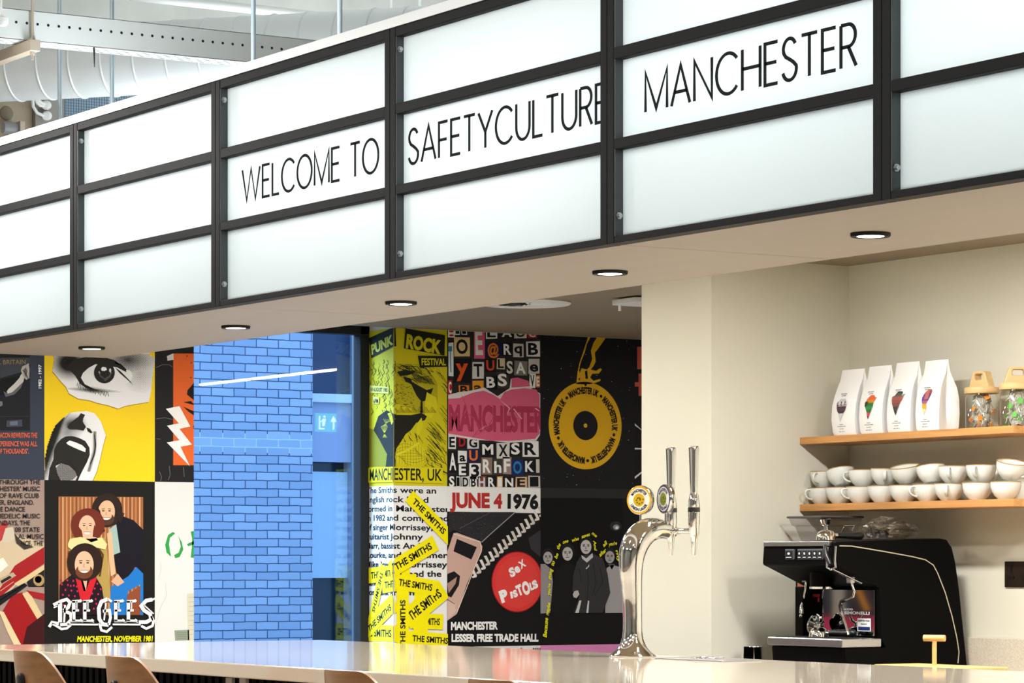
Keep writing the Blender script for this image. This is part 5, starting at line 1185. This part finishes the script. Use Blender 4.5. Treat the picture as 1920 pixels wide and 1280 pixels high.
def jar(px, pyb, Y, rz, r, H, tagc, lab, tl):
    p = onY(px, pyb, Y)
    t = thing('storage_jar', lab, 'jar', (p.x, Y, ZSH1), rz, 'glass tea jars on the upper shelf')
    MB().use(M_JAR).lathe([(.0001, .0), (r - .004, .0), (r, .004), (r, H - .012), (r - .004, H - .005), (r - .006, H), (r - .006, H + .012)], n=40).build('glass', t, smooth=40)
    ld = MB().use(M_LID).lathe([(.0001, H + .004), (r + .001, H + .004), (r + .003, H + .007), (r + .003, H + .022), (r, H + .026), (.0001, H + .026)], n=40).build('lid', t, smooth=40)
    z0 = H + .025; z1 = H + .082; a = r * .80; c = r * .52
    outl = [(-a, z0), (a, z0), (a * .95, z0 + .012), (c, z1 - .006), (c - .006, z1), (-c + .006, z1), (-c, z1 - .006), (-a * .95, z0 + .012)]
    hole = [(-a * .42, z0 + .032), (-a * .36, z0 + .027), (a * .36, z0 + .027), (a * .42, z0 + .032), (a * .40, z1 - .014), (a * .34, z1 - .010), (-a * .34, z1 - .010), (-a * .40, z1 - .014)]
    hb = MB().use(M_LID); th = .017
    vv = [Vector((u, v, 0)) for u, v in outl]; hh = [Vector((u, v, 0)) for u, v in hole]
    tris = tessellate_polygon([vv, hh]); allp = outl + hole; n = len(allp)
    vs_ = [(u, -th, v) for u, v in allp] + [(u, th, v) for u, v in allp]
    fs = [tuple(q) for q in tris] + [tuple(n + i for i in reversed(q)) for q in tris]
    m1 = len(outl); m2 = len(hole)
    fs += [(i, (i + 1) % m1, n + (i + 1) % m1, n + i) for i in range(m1)] + [(m1 + i, m1 + (i + 1) % m2, n + m1 + (i + 1) % m2, n + m1 + i) for i in range(m2)]
    hb.add(vs_, fs); hb.build('lid_handle', t, bevel=.004)
    tb = make_teabag(tagc); random.seed(int(px)); k = 0
    for lvl in range(6):
        n = 7
        for j in range(n):
            a_ = 2 * PI * (j + .5 * (lvl % 2)) / (5 if j < 5 else 2); R = r - .041 if j < 5 else .007; loc = (p.x + R * math.cos(a_), Y + R * math.sin(a_), ZSH1 + .021 + lvl * .0165)
            rot = (random.uniform(.9, 1.9), random.uniform(-.5, .5), a_ + PI / 2 + random.uniform(-.5, .5))
            if k == 0: tb.location = loc; tb.rotation_euler = rot; tb['label'] = tl
            else:
                d_ = dup(tb, loc, rot, tl)
                if k % 3:
                    for c_ in list(d_.children):
                        if c_.name.startswith('paper_tag'): bpy.data.objects.remove(c_)
            k += 1
jar(1841, 797, 7.0, math.radians(4), .058, .118, 'e08a2a', 'glass jar with wooden lid holding orange tagged tea bags', 'tea bag with an orange tag inside the jar beside the coffee bags')
jar(1908, 793, 6.985, math.radians(56), .060, .122, '5fb548', 'glass jar with wooden lid holding green tagged tea bags', 'tea bag with a green tag inside the jar at the shelf end')

# ------------------------------------------------------------------ knock box with T handle, steel pitcher, wall socket
p = onY(1752, 1247, 6.35); q0 = onY(1682, 1247, 6.35); q1 = onY(1846, 1249, 6.35)
kb = thing('wooden_box', 'pale wooden box lid with a T shaped handle beside the coffee machine', 'box', (p.x, 6.35, .9))
M_PINE = mat('pale_pine', 'd2ab6c', .5, var=.12, scale=(10, 50, 50))
zt = p.z - .9
MB().use(M_PINE).box((q0.x - p.x, -.09, 0), (q1.x - p.x, .09, zt - .014)).build('box', kb, bevel=.003)
MB().use(M_PINE).box((q0.x - p.x - .004, -.094, zt - .014), (q1.x - p.x + .004, .094, zt)).build('lid', kb, bevel=.003)
MB().use(M_PINE).tube([(0, 0, zt - .002), (0, 0, zt + .083)], .0075, 16).tube([(-.031, -.018, zt + .088), (.031, .018, zt + .088)], .0105, 16).build('handle', kb, smooth=50)
p = onY(1410, 1235, 6.62)
pt = thing('steel_pitcher', 'small tapered steel beaker on the worktop near the pier', 'beaker', (p.x, 6.62, .9))
zt = onY(1410, 1212, 6.62).z - .9
MB().use(M_CHROME).lathe([(.0001, 0), (.041, 0), (.0425, .004), (.0375, zt - .002), (.038, zt), (.0365, zt), (.0355, zt - .004), (.040, .006), (.0001, .005)], n=40).build('cup', pt, smooth=40)
p0 = onY(1886, 1052, YB); p1 = onY(1922, 1101, YB); wdt = .148
so = thing('wall_socket', 'dark bronze double socket on the beige wall beside the coffee machine', 'socket', (p0.x + wdt / 2, YB, p1.z))
hz = p0.z - p1.z
MB().use(mat('bronze_plate', '3a2e26', .35, .6)).box((-wdt / 2, -.007, 0), (wdt / 2, 0, hz)).build('plate', so, bevel=.002)
for sx in (-.036, .036):
    s = MB().use(M_RUBBER)
    for a_, z_, u, v in ((0, .058, .0035, .009), (-.011, .036, .006, .0035), (.011, .036, .006, .0035)): s.box((sx + a_ - u, -.0085, z_ - v), (sx + a_ + u, -.005, z_ + v))
    s.box((sx - .007, -.011, .072), (sx + .007, -.005, .09)); s.build('socket_face', so)

# ------------------------------------------------------------------ passage ceiling: vent, bracket, lamp, exit sign
p = onZ(985, 569, CEIL)
cvn = thing('ceiling_vent', 'round white swirl vent in the low ceiling', 'vent', onZ(985, 567, CEIL))
MB().use(M_WHITE).lathe([(.125, 0), (.195, 0), (.198, -.004), (.192, -.010), (.13, -.012), (.12, -.008), (.12, 0)], n=56).build('rim', cvn, smooth=40)
vb = MB().use(M_BLACK).lathe([(.0001, -.003), (.122, -.003)], n=48)
vb.build('throat', cvn, fix=False)
for k in range(12):
    a_ = 2 * PI * k / 12; MB().use(M_WHITE).add([(r * math.cos(a_ + o), r * math.sin(a_ + o), z) for r, o, z in ((.03, 0, -.006), (.12, -.06, -.005), (.12, .10, -.010), (.03, .5, -.012))], [(0, 1, 2, 3)]).build('blade', cvn, fix=False)
p = onZ(1188, 566, CEIL - .02)
br_ = thing('ceiling_bracket', 'white bracket box fixed under the low ceiling by the pier', 'bracket', (p.x, p.y, CEIL))
MB().use(M_WHITE).box((-.09, -.05, -.03), (.09, .12, -.006)).build('tray', br_, bevel=.004)
MB().use(mat('grey_box', '8d8982', .5)).box((-.05, .0, -.006), (.05, .10, 0)).build('mount', br_)
MB().use(M_WHITE).cyl((-.06, -.03, -.03), (-.06, -.03, -.055), .006).build('stud', br_, smooth=40)
ll = thing('linear_lamp', 'slim white linear lamp under the back room ceiling, mirrored in the window', 'lamp', (-9.60, 8.3, CEIL))
MB().use(M_WHITE).box((-.88, -.02, -.014), (.88, .02, 0)).build('housing', ll)
MB().use(emitter('linear_led', 'ffffff', 22)).box((-.875, -.014, -.028), (.875, .014, -.014)).build('diffuser', ll, bevel=.004)
ex = thing('exit_sign', 'green running man exit sign hanging in the back room, mirrored in the window', 'sign', (-9.62, 8.7, CEIL))
MB().use(emitter('exit_green', '1fae6c', 9)).box((-.008, -.08, -.335), (.008, .08, -.225)).build('panel', ex)
eb = MB().use(emitter('exit_white', 'e8fff2', 12))
def eq(pts): eb.add([(-.0086, -.08 + u * .16, -.335 + v * .11) for u, v in pts], [tuple(range(len(pts)))])
eq([(.70, .12), (.76, .12), (.76, .6), (.70, .6)]); eq([(.60, .55), (.86, .55), (.73, .88)])
eq([(.1, .12), (.34, .12), (.34, .2), (.1, .2)]); eq([(.1, .2), (.16, .2), (.16, .85), (.1, .85)]); eq([(.24, .3), (.34, .3), (.40, .7), (.28, .72)]); eq([(.30, .76), (.38, .76), (.38, .88), (.30, .88)]); eq([(.2, .5), (.28, .6), (.26, .68), (.18, .56)])
eb.build('pictogram', ex, fix=False)
for sy in (-.06, .06): MB().use(M_STEEL).cyl((0, sy, -.226), (0, sy, 0), .002, n=8).build('hanger', ex)

# ------------------------------------------------------------------ services above the canopy
M_GALV = mat('pale_painted_metal', 'd3d5d2', .45, .1); M_DUCT = mat('white_duct_metal', 'e2e6e8', .4, .15)
XT = -10.5
zb = onX(150, 96, XT - .055).z
ct = thing('cable_tray', 'white perforated cable tray hung above the canopy', 'cable tray', (XT, 3.0, zb))
b = MB().use(M_GALV)
b.box((-.058, 0, 0), (.058, 3.0, .002)).box((.056, 0, 0), (.058, 3.0, .112)).box((-.058, 0, 0), (-.056, 3.0, .112)).box((.044, 0, .110), (.058, 3.0, .112)).box((-.058, 0, .110), (-.044, 3.0, .112))
hb = b.use(M_RUBBER)
for k in range(70):
    y = .03 + k * .0425; hb.add([(.0584, y + .0055 * math.cos(a_), .064 + .0055 * math.sin(a_)) for a_ in [2 * PI * j / 10 for j in range(10)]], [tuple(range(10))])
    for j, x in enumerate((-.036, -.012, .014, .038)):
        yy = y + (.02 if j % 2 else 0); r1 = .010 if (k + j) % 2 else .004
        hb.add([(x + .0045 * math.cos(a_), yy + r1 * math.sin(a_), -.0004) for a_ in [2 * PI * i / 8 for i in range(8)]], [tuple(range(8))])
hb.build('channel', ct, fix=False)
def yat(px, X): return onX(px, 100, X).y
# strut under the tray with its two rods
ys = yat(46, XT)
M_STRUT = mat('zinc_strut', 'b9ab98', .5, .3)
sb = thing('strut_bracket', 'zinc strut channel carrying the cable tray', 'bracket', (XT, ys, zb - .043))
MB().use(M_STRUT).box((-.55, -.021, 0), (.10, .021, .042)).build('channel', sb, bevel=.002)
for sx in (.075, -.30):
    MB().use(M_STRUT).cyl((sx, 0, -.03), (sx, 0, HIGH - zb + .043), .005, n=10).tube([(sx, 0, -.012), (sx, 0, 0)], .010, 6).tube([(sx, 0, .042), (sx, 0, .05)], .010, 6).build('threaded_rod', sb, smooth=40)
ctie = MB().use(M_RUBBER).tube([(XT - .02, yat(180, XT), zb - .002), (XT + .055, yat(165, XT), zb - .004), (XT + .056, yat(165, XT), zb - .012)], .003, 8).tube([(XT + .056, yat(165, XT), zb - .01), (XT + .056, yat(165.5, XT), zb - .075)], [.004, .0016], 8).build('cable_tie', smooth=40)
tag(ctie, 'black cable tie end hanging from the cable tray', 'cable tie')
# duct
dc = atd(150, 116, 12.9); dd = Vector((-.757, -.653, 0))
R_ = .152
du = thing('air_duct', 'white spiral air duct running diagonally below the high ceiling', 'duct', dc)
S0, S1 = -2.4, .42
MB().use(M_DUCT).tube([dd * S0, dd * S1], R_, 64).build('pipe', du, smooth=40)
u_ = Vector((0, 0, 1)); v_ = dd.cross(u_)
k = S0 + .02
while k < S1:
    rb = []
    for i in range(49):
        a_ = 2 * PI * i / 48; rb.append(dd * k + u_ * (R_ * math.cos(a_)) + v_ * (R_ * math.sin(a_)))
    MB().use(M_DUCT).tube(rb, .0055, 6, cap=False).build('seam_ring', du, smooth=60)
    k += .148
# rods, pipe
for px, zt0, lab in ((112, 2.6, 'pale hanger rod dropping behind the canopy, first from the wall end'), (210, 2.6, 'pale hanger rod dropping behind the canopy, second from the wall end'), (475, 2.6, 'pale hanger rod above the canopy, third from the wall end'), (637, 2.6, 'pale hanger rod above the canopy, fourth from the wall end')):
    X = onY(px, 100, 4.88).x
    tag(MB().use(mat('pale_blue_steel', 'b8c6cf', .35, .5)).cyl((X, 4.88, zt0 - .04), (X, 4.88, HIGH), .0085, n=14).build('hanger_rod', smooth=40), lab, 'rod', 'hanger rods above the canopy')
XPp = -11.8
pa = onX(200, -6, XPp); pb_ = onX(790, 45, XPp); zp = (pa.z + pb_.z) / 2
pp = thing('water_pipe', 'white pipe running under the high ceiling above the duct', 'pipe', (XPp, pa.y, zp))
MB().use(M_WHITE).tube([(0, 0, 0), (0, 3.2, 0)], .021, 20).build('tube', pp, smooth=40)
for px in (371, 733, 787):
    yy = onX(px, 20, XPp).y - pa.y; MB().use(M_WHITE).cyl((0, yy, .015), (0, yy, HIGH - zp), .0085, n=12).tube([(0, yy, .012), (0, yy, .045)], .016, 14).build('hanger', pp, smooth=40)
# round detector at the picture edge
p = atd(2, 42, 10.6)
sd = thing('smoke_detector', 'round white detector hanging beside the cable tray', 'detector', p)
MB().use(M_WHITE).lathe([(.0001, -.012), (.018, -.012), (.024, -.006), (.026, .004), (.024, .016), (.012, .022), (.0001, .022)], n=32).build('head', sd, smooth=40)
MB().use(M_WHITE).cyl((0, 0, .02), (0, 0, HIGH - p.z), .004, n=10).build('stem', sd, smooth=40)
# wall plant: board with conduits, projector lamp, mesh grilles
pA = onX(-40, 262, XW); pB = onX(56, 184, XW)
wb = thing('wall_board', 'beige board with a round plate on the wall below the duct', 'board', (XW, pA.y, pA.z))
MB().use(mat('tan_board', '9d8f78', .7, var=.08, scale=(9, 9, 9))).box((0, 0, 0), (.03, pB.y - pA.y, pB.z - pA.z)).build('board', wb, bevel=.002)
q = onX(7, 214, XW); MB().use(mat('brown_plate', '7d705e', .6)).lathe([(.0001, .004), (.026, .004), (.03, .002), (.032, -.002)], n=28).xform(Matrix.Translation((.032, q.y - pA.y, q.z - pA.z)) @ Matrix.Rotation(PI / 2, 4, 'Y')).build('round_plate', wb, smooth=40)
pC = onX(56, 250, XW); pD = onX(110, 182, XW)
jb = thing('junction_box', 'grey junction box with white flexible conduits below the duct', 'junction box', (XW, pC.y, pC.z))
MB().use(mat('grey_steel_box', '8f8a82', .5, .2)).box((0, 0, 0), (.06, pD.y - pC.y, pD.z - pC.z)).build('box', jb, bevel=.003)
def jp(x, y, d): 
    v = onX(x, y, XW + d); return (d, v.y - pC.y, v.z - pC.z)
for gx, gy in ((88, 197), (89, 217)):
    MB().use(M_WHITE).tube([jp(gx, gy, .06), jp(gx - 2, gy, .085)], .021, 14).tube([jp(gx - 2, gy, .085), jp(gx - 3, gy, .12)], .015, 14).build('gland', jb, smooth=40)
for path in ([(61, 183), (62, 200), (70, 212), (82, 217)], [(66, 183), (70, 193), (76, 198), (82, 198)], [(70, 183), (74, 190), (80, 194), (84, 195)]):
    MB().use(M_WHITE).tube([jp(x, y, .115) for x, y in path], .0075, 10).build('conduit', jb, smooth=50)
q = onX(32, 236, XW + .2)
ps = thing('projector_lamp', 'grey cylinder lamp on a square arm below the duct', 'lamp', (XW, q.y, q.z))
MB().use(mat('grey_lamp_body', '8b8b8d', .4)).tube([(.12, -.032, 0), (.12, .032, 0)], .026, 28).build('body', ps, smooth=40)
MB().use(M_STRUT).box((.0, .032, -.035), (.16, .055, .03)).box((0, .055, .005), (.05, .075, .03)).build('arm', ps, bevel=.002)
for xa, xb, lab in ((119, 203, 'wire mesh grille on the wall between two hanger rods'), (214, 320, 'wire mesh grille on the wall right above the canopy edge')):
    pE = onX(xa, 232, XW); pF = onX(xb, 176, XW); wy = pF.y - pE.y; hz_ = pF.z - pE.z
    vg = thing('mesh_grille', lab, 'grille', (XW, pE.y, pE.z), 0, 'mesh grilles on the wall')
    MB().use(mat('blue_grey_backing', '8fa3b2', .6)).box((0, 0, 0), (.012, wy, hz_)).build('backing', vg)
    f_ = MB().use(mat('mesh_wire', '5d7183', .5, .3)); y = .006
    while y < wy: f_.box((.012, y - .0008, 0), (.014, y + .0008, hz_)); y += .0125
    z = .006
    while z < hz_: f_.box((.014, 0, z - .0008), (.0155, wy, z + .0008)); z += .0125
    f_.build('wire_mesh', vg)
